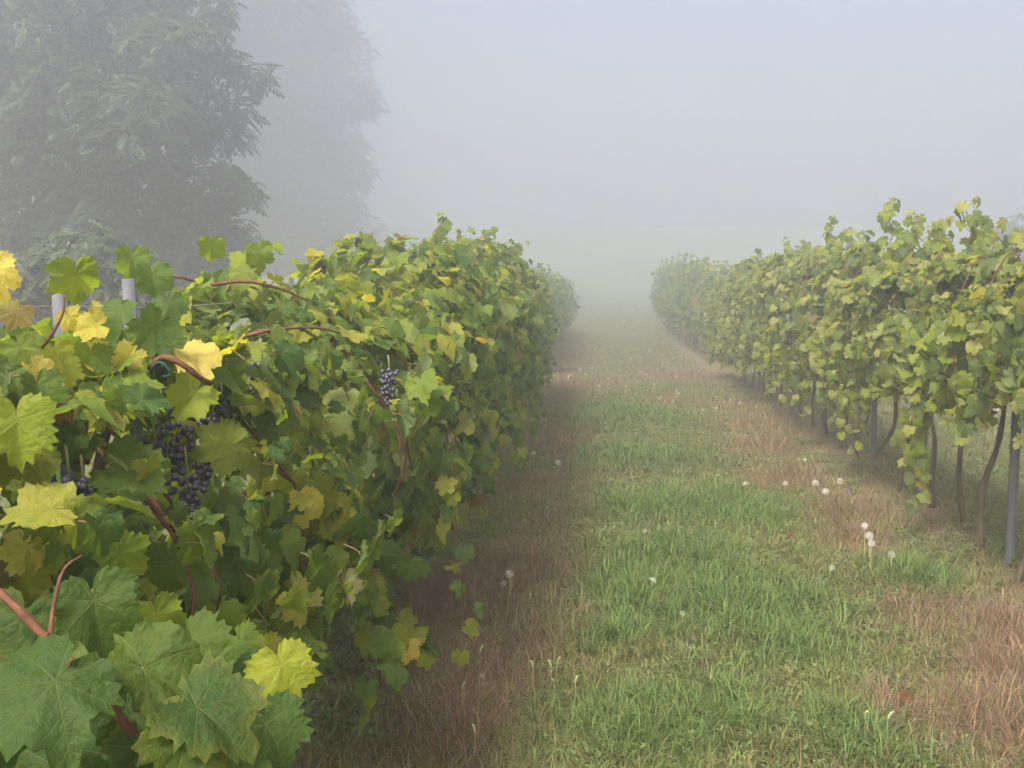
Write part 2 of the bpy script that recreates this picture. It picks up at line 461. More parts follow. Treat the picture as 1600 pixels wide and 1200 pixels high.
def leaf_mesh(lod, k, mat):
    key = (lod, k, mat.name)
    if key not in _LM:
        V, T, lp = GEO[(lod, k)]
        mi = np.zeros(len(T), int)
        if lod < 2:                                        # leaf stalk
            p = curve([(0, 0.02, -0.01), (0, -0.14, -0.16), (0.08 * (k % 3 - 1), -0.30, -0.62)], 4 if lod else 7)
            tv, tt = tube(p, np.linspace(0.024, 0.032, len(p)), 3 if lod else 5, cap=False)
            T = np.vstack([T, tt + len(V)]); V = np.vstack([V, tv]); lp = np.vstack([lp, np.zeros_like(tv)])
            mi = np.concatenate([mi, np.ones(len(tt), int)])
        _LM[key] = np_mesh('leaf', V, T, [mat, M_PETIOLE], mi, {'lp': ('FLOAT_VECTOR', lp)})
    return _LM[key]
def frames(Z, Y):
    Z = norm(Z); Y = norm(Y - Z * (Y * Z).sum(-1, keepdims=True)); X = np.cross(Y, Z)
    return np.stack([X, Y, Z], -1)
def put_leaf(parent, base, pos, F, size, lod, mat, k=None):
    o = bpy.data.objects.new('leaf', leaf_mesh(lod, random.randrange(NV) if k is None else k, mat))
    COL.objects.link(o); o.parent = parent
    m = Matrix.Identity(4)
    for i in range(3):
        for j in range(3): m[i][j] = float(F[i][j] * size)
        m[i][3] = float(pos[i] - base[i])
    o.matrix_basis = m
    return o
def foliage_mesh(pos, F, size, lod, rnd, mat, base):
    """many leaves joined: the inner and far ones that cannot be picked apart"""
    ks = RNG.integers(0, NV, len(pos)); Vs, Ts, Ls, Rs, o = [], [], [], [], 0
    for k in range(NV):
        m = np.where(ks == k)[0]
        if not len(m): continue
        V, T, lp = GEO[(lod, k)]
        W = np.einsum('nij,vj->nvi', F[m], V) * size[m][:, None, None] + (pos[m] - base)[:, None]
        Vs.append(W.reshape(-1, 3)); Ts.append((T[None] + (np.arange(len(m)) * len(V))[:, None, None] + o).reshape(-1, 3))
        Ls.append(np.tile(lp, (len(m), 1))); Rs.append(np.repeat(rnd[m], len(V))); o += len(m) * len(V)
    return np_mesh('foliage', np.vstack(Vs), np.vstack(Ts), [mat],
                   attrs={'lp': ('FLOAT_VECTOR', np.vstack(Ls)), 'lr': ('FLOAT', np.concatenate(Rs))})

# ------------------------------------------------------------------ the shape of the two hedges of vines
def env_left(y):
    top = np.interp(y, [0, 1.5, 2.6, 3.4, 5, 7, 9, 13, 18, 30], [1.38, 1.38, 1.40, 1.48, 1.60, 1.74, 1.82, 1.86, 1.66, 1.60])
    bot = np.interp(y, [0, 1, 2, 3, 5, 8, 12, 30], [.75, .75, .62, .5, .52, .5, .48, .45])
    wa = np.interp(y, [0, .8, 1.4, 2.2, 3.5, 6, 10, 15, 30], [.32, .42, .62, .72, .74, .70, .60, .38, .32])
    return top, bot, wa
def env_right(y):
    top = np.interp(y, [4, 6, 8, 10, 13, 17, 21, 30], [1.76, 1.79, 1.86, 1.91, 1.90, 1.87, 1.80, 1.78])
    bot = np.interp(y, [4, 6, 7, 9, 13, 30], [.98, .95, .84, .76, .62, .50])
    return top, bot, np.interp(y, [4, 30], [.46, .50])

# places where the near leaves part: grapes, post tops and single leaves seen through the gaps
OPEN = [(300, 690, 62, 2.30), (345, 625, 30, 2.35), (275, 655, 34, 2.25), (292, 745, 38, 2.2), (112, 750, 26, 1.8), (607, 590, 24, 3.5), (405, 570, 20, 2.6), (90, 485, 24, 2.5), (212, 500, 18, 2.9), (280, 570, 26, 2.1),
        (118, 420, 55, 2.0), (40, 455, 60, 2.4), (165, 440, 28, 2.6), (1577, 450, 18, 5.3), (1575, 640, 14, 5.7), (1574, 560, 12, 5.7), (1575, 760, 14, 5.7), (1505, 740, 10, 6.4), (1545, 720, 10, 6.2), (450, 880, 10, 3.9), (697, 680, 9, 7.8)]
def project(p):
    q = p - EYE; d = q @ FWD
    dd = np.maximum(d, .05)
    return 800 + FPX * (q @ RGT) / dd, 600 - FPX * (q @ UPV) / dd, d
def sample_leaves(n, y0, y1, side, seed):
    """n leaves of one vine: places, frames, sizes and how far out they sit"""
    r = np.random.default_rng(seed)
    cx, sg = (LX, 1.0) if side == 'L' else (RX, -1.0)          # sg points to the alley
    y = r.uniform(y0, y1, n)
    g = gz(np.full(n, cx), y)
    top, bot, wa = (env_left if side == 'L' else env_right)(y)
    u = r.random(n)
    a = np.where(u < .54, r.uniform(-82, 62, n), np.where(u < .76, r.uniform(52, 125, n), r.uniform(125, 255, n)))
    a = np.radians(a)
    ca, sa = np.cos(a), np.sin(a)
    px = np.sign(ca) * np.abs(ca) ** .62; pz = np.sign(sa) * np.abs(sa) ** .72
    lump = (.5 + 1.0 * fbm(y * 1.7, a * 1.7, 3)) if side == 'L' else (.25 + 1.4 * fbm(y * 1.6, a * 1.5 + 50, 3))
    tl = np.interp(y, [3, 6], [.16, .38]) * (fbm(y * 1.9 + 60, y * 0 + (4 if side == 'L' else 8), 3) - .5) + (r.random(n) < .12) * r.uniform(0, .06, n)
    rho = 1 - np.abs(r.normal(0, .17, n)); inner = r.random(n) < .32; rho[inner] = r.uniform(.2, .8, inner.sum())
    zc, hh = (top + bot) / 2, (top - bot) / 2
    wid = np.where(ca > 0, wa, .40)
    taper = 1 - .15 * np.clip(-pz, 0, 1) ** 2 * (side == 'L')
    X = cx + sg * px * wid * lump * rho * taper
    Z = zc + pz * hh * (rho * .25 + .75) * (.93 + .07 * lump) + tl * 2 * np.clip(pz, 0, 1) ** 2 + g
    low = pz < -.5
    Z[low] += (r.random(low.sum()) ** 2) * .18 - .05 + .6 * (fbm(y[low] * 1.9 + 11, y[low] * 0 + (2 if side == 'L' else 20)) - .5)
    # thin places between one plant and the next
    thin = fbm(y * 1.3 + 31, a * 2.2 + (90 if side == 'L' else 140), 2)
    pos = np.stack([X, y, Z], 1)
    out = norm(np.stack([sg * px * 1.0, np.zeros(n), pz * .7 + .15], 1))
    N = norm(out + np.array([0, -.12, .28]) + r.normal(0, .58, (n, 3)))
    D = norm(np.stack([sg * px * .35, r.normal(0, .45, n), -np.ones(n)], 1) + r.normal(0, .38, (n, 3)))
    size = r.uniform(.042, .078, n) * (1.0 if side == 'L' else 1.12)
    size[inner] *= 1.35
    size *= np.where(r.random(n) < .15, .7, 1)
    size[thin < (.30 if side == 'L' else .36)] *= .5
    shown = (rho > .74) & ((a > R(-85)) & (a < R(112)))
    return pos, frames(N, D), size, shown, rho
def shoot(path, n, size, seed):
    """leaves alternating along a loose shoot"""
    r = np.random.default_rng(seed); P = curve(path, 24)
    n = int(n * 1.7); k_ = np.arange(len(P)) / len(P); ph = r.uniform(0, 6)
    P = P + np.stack([np.sin(k_ * 9 + ph), np.cos(k_ * 7 + ph), 0 * k_], 1) * .02
    t = np.linspace(.06, 1, n); ii = t * (len(P) - 1)
    p = np.stack([np.interp(ii, np.arange(len(P)), P[:, k]) for k in range(3)], 1)
    sd = norm(r.normal(0, 1, (n, 3))); sd[:, 2] = np.abs(sd[:, 2]) * .3
    p = p + sd * .045
    N = norm(sd * .6 + np.array([0, -.5, .5]) + r.normal(0, .4, (n, 3))); D = norm(np.array([0, 0, -1.0]) + sd * .5 + r.normal(0, .3, (n, 3)))
    return p, frames(N, D), size * np.linspace(1.15, .75, n) * r.uniform(.85, 1.15, n), P

ORD = ['first', 'second', 'third', 'fourth', 'fifth', 'sixth', 'seventh', 'eighth', 'ninth', 'tenth', 'eleventh', 'twelfth', 'thirteenth',
       'fourteenth', 'fifteenth', 'sixteenth', 'seventeenth', 'eighteenth', 'nineteenth', 'twentieth', 'twenty-first', 'twenty-second',
       'twenty-third', 'twenty-fourth', 'twenty-fifth', 'twenty-sixth', 'twenty-seventh', 'twenty-eighth', 'twenty-ninth', 'thirtieth']
VINES_L, VINES_R = [], []

def trunk_part(vine, base, cx, y0, y1, seed, path=None, head=1.32):
    r = np.random.default_rng(seed)
    if path is None:
        k = 6; zz = np.linspace(-.04, head, k)
        path = np.stack([np.cumsum(np.r_[0, r.normal(0, .035, k - 1)]), np.cumsum(np.r_[0, r.normal(0, .06, k - 1)]), zz], 1)
    P = curve(path, 20)
    rad = np.linspace(.020, .014, len(P)) * (1 + r.normal(0, .10, len(P))); rad[:2] *= 1.3
    e = P[-1]
    c1 = curve([e - [0, 0, .03], e + [0, .18, .06], [cx - base[0] + r.normal(0, .02), y1 - base[1], head + .05]], 8)
    c2 = curve([e - [0, 0, .03], e + [0, -.18, .06], [cx - base[0] + r.normal(0, .02), y0 - base[1], head + .05]], 8)
    link('trunk', np_mesh('trunk', *tube(P, rad, 9), [M_BARK]), vine)
    link('cordon', np_mesh('cordon', *join([tube(c1, np.linspace(.016, .010, len(c1)), 6), tube(c2, np.linspace(.016, .010, len(c2)), 6)]), [M_BARK]), vine)
def cane_part(vine, base, path, r0=.0055, r1=.0028):
    P = curve(np.asarray(path) - base, 18)
    return link('cane', np_mesh('cane', *tube(P, np.linspace(r0, r1, len(P)) * np.where(np.arange(len(P)) % 4 == 2, 1.28, 1.0), 7), [M_CANE]), vine)

def build_vine(side, i, yb, y0, y1, n, label, group, trunk_path=None, extra=()):
    cx, sg = (LX, 1.0) if side == 'L' else (RX, -1.0)
    base = np.array([cx, yb, gz1(cx, yb)])
    vine = thing('grapevine', label, 'grapevine', base, group)
    seed = 1000 * (side == 'R') + i + 1
    r = np.random.default_rng(seed)
    n = int(n * r.uniform(.75, 1.1)); extra = list(extra)
    e_top, e_bot, e_w = [float(q[0]) for q in (env_left if side == 'L' else env_right)(np.array([yb]))]
    for k in range(3 if side == 'R' else 2 if yb > 2.5 else 0):          # loose shoots hanging into the alley
        ys = r.uniform(y0, y1); w1 = e_w * r.uniform(.75, 1.05); zb = e_bot + r.uniform(-.35, .1)
        extra.append(([(cx + sg * w1 * .7, ys, base[2] + e_bot + .55), (cx + sg * w1, ys + .04, base[2] + e_bot + .3), (cx + sg * w1 * 1.05, ys + r.normal(0, .08), base[2] + max(zb, .16))], int(r.integers(10, 17))))
    if yb > 3.2:
        for k in range(int(r.integers(1, 4)) if side == 'R' else int(r.integers(0, 3))):     # shoots standing above the top wire
            ys = r.uniform(y0, y1); zt = base[2] + e_top
            extra.append(([(cx + sg * .1, ys, zt - .12), (cx + sg * r.uniform(-.05, .15), ys, zt + .02), (cx + sg * r.uniform(-.1, .2), ys + r.normal(0, .05), zt + r.uniform(.06, .2))], int(r.integers(5, 8))))
    trunk_part(vine, base, cx, y0, y1, seed, trunk_path)
    pos, F, size, shown, rho = sample_leaves(n, y0, y1, side, seed)
    extra_sets = []
    mat = M_LEAF if side == 'L' else M_LEAF_PALE
    for pth, m in extra:
        p, f, s, P = shoot(pth, m, .062, seed + 31 * len(extra_sets))
        extra_sets.append((p, f, s)); cane_part(vine, base, P[::3], .0034, .0016)
    # canes arching over the hedge
    nc = (5 if yb < 6 else 2 if yb < 12 else 1) if side == 'L' else 1
    top, bot, wa = (env_left if side == 'L' else env_right)(np.array([yb]))
    for k in range(nc):
        ys = r.uniform(y0, y1); zt = float(top[0]) + base[2]
        w_ = float(wa[0]) * r.uniform(.7, .95); dy = r.normal(0, .3)
        cane_part(vine, base, [(cx, ys, base[2] + 1.36), (cx + sg * w_ * .45, ys + dy * .3, zt - r.uniform(.03, .14)),
                               (cx + sg * w_ * .92, ys + dy * .7, zt - r.uniform(.3, .5)), (cx + sg * w_ * r.uniform(.85, 1.05), ys + dy, zt - r.uniform(.5, .72))])
    # keep leaves out of the camera's way
    dcam = np.linalg.norm(pos - EYE, axis=1)
    depth = (pos - EYE) @ FWD
    ok = ~((depth > -.3) & (dcam < 1.42))
    uu, vv, dd = project(pos)
    for a_, b_, rp_, dm_ in OPEN: ok &= ~((np.hypot(uu - a_, vv - b_) < rp_ + 10) & (dd < dm_) & (dd > 0))
    pos, F, size, shown, rho = pos[ok], F[ok], size[ok], shown[ok], rho[ok]
    d = (pos - EYE) @ FWD
    lod = 0 if yb < 3.2 else 1 if yb < 10 else 2
    single = shown & (d > .2) & (d < 18.5)
    order = np.where(single)[0]
    cap = (255 if side == 'L' and yb < 4.5 else 294) - sum(len(q[0]) for q in extra_sets)
    if len(order) > cap:
        order = order[np.argsort(-rho[order])[:cap]]
    keep = np.zeros(len(pos), bool); keep[order] = True
    for j in order:
        u = r.random()
        m = mat
        if side == 'L' and yb < 3.0 and pos[j, 2] > 1.35 and u < .20: m = M_LEAF_YELLOW if u < .07 else M_LEAF_LIME  # glow along the near top put into yellow and lime leaf colours
        elif u < .05: m = M_LEAF_LIME
        elif u < .065: m = M_LEAF_BROWN
        put_leaf(vine, base, pos[j], F[j], size[j], lod, m)
    for p, f, s in extra_sets:
        for j in range(len(p)): put_leaf(vine, base, p[j], f[j], s[j], min(lod, 1), M_LEAF_LIME if r.random() < .3 else mat)
    rest = ~keep
    if rest.any():
        fo = link('foliage', foliage_mesh(pos[rest], F[rest], size[rest], min(lod + 1, 2), r.random(rest.sum()), mat, base), vine)
        fo['kind'] = 'stuff'
    (VINES_L if side == 'L' else VINES_R).append((yb, vine, base))
    return vine

# the close row, seen from its near end, one vine every metre
LEFT_NOTE = {0: 'nearest the camera with the biggest leaves', 1: 'with yellow backlit leaves and black grapes', 2: 'with black grape bunches between its leaves',
             3: 'hung round a half hidden steel post', 4: 'with a loose lime green shoot near the grass', 5: 'with one small grape bunch showing'}
G_L, G_R = 'grapevines of the close dense row', 'grapevines of the row with bare trunks'
for i in range(16):
    yb = .75 + i
    ex = []
    if i == 2: ex = [([(LX + .2, 2.9, 1.0), (LX + .55, 3.0, .75), (LX + .70, 3.1, .5), (LX + .72, 3.15, .38)], 11)]
    if i == 4: ex = [([(LX + .3, 4.9, 1.1), (LX + .62, 4.95, .9), (LX + .72, 5.0, .78), (LX + .72, 5.05, .62)], 10)]
    if i == 3: ex = [([(LX, 3.45, 1.60), (LX + .06, 3.5, 1.70), (LX + .10, 3.55, 1.75)], 5), ([(LX + .2, 3.9, .9), (LX + .5, 3.9, .7), (LX + .6, 3.95, .48)], 9)]
    if i == 7: ex = [([(LX, 7.6, 1.95), (LX + .06, 7.6, 2.1), (LX + .1, 7.65, 2.19)], 6), ([(LX + .3, 7.9, 1.0), (LX + .6, 7.9, .8), (LX + .68, 7.9, .42)], 10)]
    if i in (9, 12): ex = [([(LX + .1, yb, 2.0), (LX + .14, yb + .05, 2.14), (LX + .2, yb + .1, 2.22)], 5)]
    lab = f'grapevine {ORD[i]} along the close dense row' + (', ' + LEFT_NOTE[i] if i in LEFT_NOTE else ', with leaves hanging to the grass' if i < 12 else ', near its far misty end')
    build_vine('L', i, yb, yb - .52, yb + .52, 1250 if i < 5 else 1000, lab, G_L, extra=ex)

# the row across the alley: crooked bare trunks under a pale canopy
RY = [4.7, 5.42, 6.12, 6.68, 7.3, 7.95, 8.65, 9.4] + [10.1 + .74 * k for k in range(13)]
PATHS = {1: [(-.15, 0, -.03), (-.11, -.02, .15), (-.03, 0, .35), (.02, .02, .8), (.03, 0, 1.32)],
         2: [(-.10, .0, -.03), (-.09, .01, .25), (-.08, 0, .42), (-.01, .02, .62), (.02, .02, .9), (.0, 0, 1.32)],
         3: [(.02, 0, -.03), (-.01, .02, .12), (-.035, .02, .35), (-.03, 0, .6), (-.01, .01, .85), (.03, 0, 1.32)],
         5: [(-.05, 0, -.03), (-.04, .01, .2), (.02, .02, .45), (.05, 0, .8), (.0, 0, 1.32)],
         6: [(-.09, 0, -.03), (-.06, .02, .15), (.05, .02, .32), (.09, 0, .55), (.03, 0, 1.32)],
         7: [(.0, 0, -.03), (-.05, .02, .2), (.06, .02, .4), (.04, 0, .7), (.03, 0, 1.32)]}
RIGHT_NOTE = {0: 'mostly past the frame edge', 1: 'its leaning trunk just behind the tall post', 2: 'with a trunk kinked at knee height', 3: 'with a straight dark trunk',
              4: 'with a low hanging curtain of shoots', 5: 'with a mossy curved trunk', 6: 'with a bow shaped yellowish trunk', 7: 'with a thin crooked trunk'}
for i, yb in enumerate(RY):
    y0 = yb - .4; y1 = yb + .4
    ex = []
    if i == 4: ex = [([(RX - .2, 6.4, 1.0), (RX - .38, 6.4, .8), (RX - .40, 6.38, .5), (RX - .40, 6.35, .24)], 16),
                     ([(RX - .2, 6.6, 1.0), (RX - .36, 6.6, .75), (RX - .36, 6.62, .42)], 12)]
    if i == 1: ex = [([(RX - .1, 5.0, 1.2), (RX - .18, 5.0, .95), (RX - .16, 5.0, .5)], 7), ([(RX, 5.6, 2.0), (RX, 5.65, 2.1), (RX, 5.7, 2.16)], 5)]
    if i == 3: ex = [([(RX - .05, 6.6, 1.9), (RX - .08, 6.6, 2.1), (RX - .05, 6.65, 2.17)], 6)]
    if i == 6: ex = [([(RX - .05, 8.5, 2.0), (RX - .04, 8.5, 2.2), (RX - .03, 8.55, 2.36)], 9), ([(RX - .2, 8.3, 1.0), (RX - .4, 8.3, .8), (RX - .42, 8.3, .42)], 12)]
    if i == 9: ex = [([(RX - .05, 10.7, 2.0), (RX - .04, 10.7, 2.2), (RX - .03, 10.75, 2.37)], 9)]
    if i == 13: ex = [([(RX - .1, 13, 2.0), (RX - .1, 13, 2.15), (RX - .1, 13.05, 2.27)], 7)]
    if i in (5, 8, 11): ex = [([(RX, yb, 1.95), (RX - .02, yb, 2.1), (RX, yb + .05, 2.2)], 6), ([(RX - .2, yb, .9), (RX - .38, yb, .7), (RX - .4, yb, .36)], 10)]
    lab = f'grapevine {ORD[i]} along the row with bare trunks' + (', ' + RIGHT_NOTE[i] if i in RIGHT_NOTE else ', pale leaves over a thin trunk' if i < 15 else ', dim in the fog')
    build_vine('R', i, yb, y0, y1, 610 if i < 8 else 640, lab, G_R, PATHS.get(i), ex)

# the next block of vines, two ghostly rows in the fog
def ghost_row(path, tops, n, label, group):
    P = curve(path, 18); prev = None
    for i in range(n):
        t = i / (n - 1); p = P[int(t * (len(P) - 1))]
        x, y = p[0], p[1]; g = gz1(x, y); h = float(np.interp(t, [0, .35, .7, 1], tops))
        base = np.array([x, y, g])
        vine = thing('grapevine', label, 'grapevine', base, group)
        m = 420; r = np.random.default_rng(900 + i + int(x * 10))
        a = r.normal(0, 1, (m, 3)); a = norm(a) * (1 - np.abs(r.normal(0, .18, (m, 1))))
        lump = .8 + .4 * r.random((m, 1))
        pos = base + np.array([0, 0, h * .58]) + a * np.array([.62, .95, h * .44]) * lump
        F = frames(norm(a + r.normal(0, .5, (m, 3)) + [0, 0, .3]), norm(np.array([0, 0, -1.0]) + r.normal(0, .4, (m, 3))))
        fo = link('foliage', foliage_mesh(pos, F, r.uniform(.075, .12, m), 2, r.random(m), M_LEAF, base), vine); fo['kind'] = 'stuff'
        tp = curve([(0, 0, -.05), (.04, .03, .4), (-.02, .02, .9), (0, 0, h * .6)], 9)
        link('trunk', np_mesh('trunk', *tube(tp, np.linspace(.035, .02, len(tp)), 7), [M_BARK]), vine)
ghost_row([(2.6, 24.0, 0), (2.4, 30.5, 0), (2.05, 38.0, 0)], [2.15, 2.5, 2.7, 2.5], 11, 'tall grey grapevine in the foggy distance, beyond the bare trunk row', 'foggy vines beyond the bare trunk row')
ghost_row([(-1.8, 20.0, 0), (-1.9, 28.0, 0), (-1.9, 36.0, 0)], [1.8, 2.25, 2.25, 2.0], 11, 'tall grey grapevine in the foggy distance, beyond the dense row', 'foggy vines beyond the dense row')

# ------------------------------------------------------------------ chosen leaves and canes of the near vines
def left_vine(y):
    return min(VINES_L, key=lambda t: abs(t[0] - y))
def hero(u, v, d, rpx, spin, tilt, side, mat, k, shift=.25):
    """a big leaf of the close row; spin turns its tip from hanging straight down, tilt and side lean its face"""
    rpx *= .84 if d > 1.3 else .92
    p = point(u, v, d); size = rpx * d / FPX
    back = -norm(ray(u, v)); a = R(spin)
    D = -UPV * math.cos(a) + RGT * math.sin(a)
    N = back + RGT * random.uniform(-.45, .45) + UPV * random.uniform(-.3, .3) + UPV * math.tan(R(tilt)) + RGT * math.tan(R(side))
    F = frames(N[None], D[None])[0]
    p = p - F[:, 1] * size * shift
    y, vine, base = left_vine(p[1])
    return put_leaf(vine, base, p, F, size, 0, mat, k)
G, DK, YL, LM, BR = M_LEAF, M_LEAF_DARK, M_LEAF_YELLOW, M_LEAF_LIME, M_LEAF_BROWN
for h in ((60, 1090, .98, 150, -25, 25, -10, DK, 0), (-60, 1180, 1.0, 130, 20, 20, 10, DK, 1), (245, 1055, 1.08, 105, 60, 35, 5, DK, 2), (330, 1120, 1.00, 125, 40, 55, 0, DK, 3),
          (290, 1160, .98, 105, -20, 40, 20, DK, 4), (310, 1010, 1.22, 70, 30, 50, 10, DK, 5), (445, 1055, 1.24, 72, 20, 5, 25, LM, 6), (385, 1050, 1.26, 52, -10, 35, -35, DK, 7),
          (425, 1150, 1.14, 85, 10, 20, 40, DK, 8), (150, 960, 1.22, 95, 10, 10, -15, DK, 1), (30, 985, 1.25, 90, -10, 10, 10, DK, 0), (60, 795, 1.36, 85, -60, 50, 0, G, 3),
          (155, 835, 1.36, 60, 25, 20, 45, DK, 2), (45, 880, 1.52, 85, 30, 10, 0, LM, 6), (190, 880, 1.5, 75, 10, -5, 30, LM, 4), (28, 675, 1.36, 92, 5, -5, -20, LM, 7),
          (205, 745, 1.8, 88, 75, 30, 0, G, 8), (297, 625, 2.05, 58, -35, 0, 20, LM, 5), (118, 440, 1.95, 62, 10, -5, 15, G, 0), (-8, 435, 1.75, 60, 20, 10, 0, YL, 1),
          (140, 512, 1.95, 42, -70, 10, 0, YL, 2), (205, 552, 2.02, 38, 150, 0, 10, YL, 3), (112, 500, 2.0, 34, 40, 0, 0, YL, 4), (25, 492, 1.85, 38, -20, 10, 10, BR, 6),
          (35, 550, 1.8, 46, 30, 10, -20, G, 7), (140, 565, 1.95, 50, -10, 0, 15, G, 8), (62, 615, 1.62, 58, 10, 20, 20, G, 5), (95, 640, 1.7, 40, -20, 0, 30, BR, 3),
          (348, 700, 2.15, 66, -70, 20, 10, G, 6), (270, 895, 1.9, 82, 10, 5, -10, G, 0), (372, 885, 2.2, 66, 15, 0, 10, DK, 1), (472, 795, 2.5, 50, 5, 0, 20, YL, 2),
          (540, 835, 3.25, 40, 0, 0, 0, DK, 4), (600, 870, 3.3, 38, 15, 0, 10, DK, 5), (640, 890, 3.4, 36, -10, 0, 10, G, 7), (440, 940, 2.4, 50, 5, 10, 10, LM, 8),
          (575, 1000, 3.05, 42, -15, 5, 0, LM, 0), (612, 1005, 3.05, 44, 10, 0, 10, LM, 2), (638, 1020, 3.05, 34, 0, 0, 40, YL, 3), (600, 975, 3.1, 40, 30, 30, 10, DK, 6),
          (268, 480, 2.3, 40, 20, 10, 0, G, 6), (205, 412, 2.9, 44, 0, 10, 0, G, 5), (240, 440, 2.4, 46, 10, 5, 0, G, 2), (330, 390, 3.0, 34, 0, 5, 0, LM, 3),
          (405, 400, 3.2, 36, 10, 0, 0, G, 1), (30, 730, 1.6, 80, -30, 10, 10, G, 2), (105, 690, 1.75, 70, 20, 15, 0, G, 4), (330, 560, 2.35, 60, 0, 20, 0, G, 0),
          (90, 560, 1.9, 44, 20, 15, 0, LM, 1), (260, 540, 2.3, 46, -30, 15, 0, LM, 4), (180, 800, 1.75, 62, 0, 10, 0, G, 7), (100, 1000, 1.3, 80, 40, 20, 10, DK, 3), (190, 1120, 1.16, 90, -30, 20, 20, DK, 2), (170, 1010, 1.3, 85, 40, 20, 0, G, 7), (230, 1190, 1.12, 95, 0, 10, 0, DK, 4),
          (370, 1180, 1.2, 90, -20, 10, 0, DK, 6), (250, 975, 1.5, 70, 20, 10, 0, LM, 0), (20, 1190, 1.12, 120, 0, 10, 0, DK, 5), (340, 1050, 1.35, 80, 0, 20, 20, G, 3), (120, 1190, 1.2, 100, 20, 10, 0, DK, 1)):
    hero(*h)
def hero_cane(pts, r0, r1):
    P = [point(*p) for p in pts]
    y, vine, base = left_vine(P[0][1])
    return cane_part(vine, base, P, r0, r1)
hero_cane([(-60, 880, 1.15), (10, 935, 1.13), (80, 1005, 1.11), (150, 1075, 1.09), (210, 1150, 1.08)], .0052, .0044)
hero_cane([(78, 1000, 1.10), (85, 940, 1.13), (100, 890, 1.18), (128, 868, 1.22)], .0027, .0015)
hero_cane([(75, 990, 1.10), (45, 1020, 1.06), (30, 1048, 1.02)], .0025, .002)
hero_cane([(235, 575, 2.05), (258, 558, 2.0), (285, 570, 2.0), (312, 590, 2.02), (330, 600, 2.05)], .0075, .005)
hero_cane([(55, 555, 1.85), (80, 525, 1.85), (98, 490, 1.87), (100, 465, 1.9)], .0032, .002)
hero_cane([(250, 432, 2.6), (280, 433, 2.6), (305, 440, 2.62)], .005, .003)
hero_cane([(385, 525, 2.9), (430, 515, 2.9), (490, 512, 2.95), (530, 520, 3.0)], .0055, .003)
hero_cane([(330, 445, 3.0), (385, 440, 3.0), (440, 452, 3.05), (480, 470, 3.1)], .0055, .003)
hero_cane([(235, 775, 2.0), (255, 805, 2.0), (290, 855, 2.05)], .005, .003)
hero_cane([(95, 720, 1.8), (120, 718, 1.78), (140, 722, 1.78)], .006, .005)
hero_cane([(590, 490, 4.4), (625, 500, 4.4), (655, 515, 4.5)], .006, .003)
hero_cane([(400, 660, 2.6), (425, 665, 2.6), (450, 672, 2.65)], .006, .004)

# grape bunches hanging under the leaves
def ico():
    import bmesh
    bm = bmesh.new(); bmesh.ops.create_icosphere(bm, subdivisions=2, radius=1.0)
    me = bpy.data.meshes.new('grape'); bm.to_mesh(me); bm.free()
    me.polygons.foreach_set('use_smooth', np.ones(len(me.polygons), bool)); me.materials.append(M_GRAPE)
    return me
BERRY = ico()
def bunch(p, length, wide, n, seed, vine, base):
    r = np.random.default_rng(seed); p = np.asarray(p) - base
    st = curve([(0, 0, .05), (.004, 0, -.02), (-.003, .003, -length * .6), (0, 0, -length)], 8)
    b = link('grape_bunch', np_mesh('grape_bunch', *tube(st, np.linspace(.003, .0015, len(st)), 5), [M_RACHIS]), vine, p)
    got = []
    tries = 0
    while len(got) < n and tries < 6000:
        tries += 1
        t = r.random() ** .8; a = r.uniform(0, 6.3); rr = wide * (1 - .75 * t ** 1.4) * math.sqrt(r.random())
        qv = np.array([math.cos(a) * rr, math.sin(a) * rr, -t * length])
        if all(np.linalg.norm(qv - g) > .0128 for g in got):
            got.append(qv)
            o = link('grape', BERRY, b, qv); s = r.uniform(.0070, .0088); o.scale = (s, s, s * 1.05)
for k, (u, v, d, L, W, n) in enumerate(((345, 615, 2.28, .11, .040, 34), (275, 650, 2.12, .12, .046, 40), (318, 690, 2.25, .10, .036, 28), (290, 735, 2.08, .12, .044, 40), (105, 740, 1.72, .10, .034, 28),
                                       (128, 755, 1.74, .07, .028, 16), (607, 578, 3.3, .12, .036, 36), (408, 560, 2.45, .10, .036, 22), (240, 690, 2.1, .08, .032, 20), (330, 640, 2.25, .08, .034, 22))):
    P = point(u, v, d); yv, vine, base = left_vine(P[1])
    bunch(P, L, W, n, 60 + k, vine, base)
for k, (u, v, d) in enumerate(((1577, 435, 5.2), (1583, 462, 5.2), (1366, 438, 7.6))):
    P = point(u, v, d); yv, vine, base = min(VINES_R, key=lambda t: abs(t[0] - P[1]))
    bunch(P, .12, .04, 24, 90 + k, vine, base)

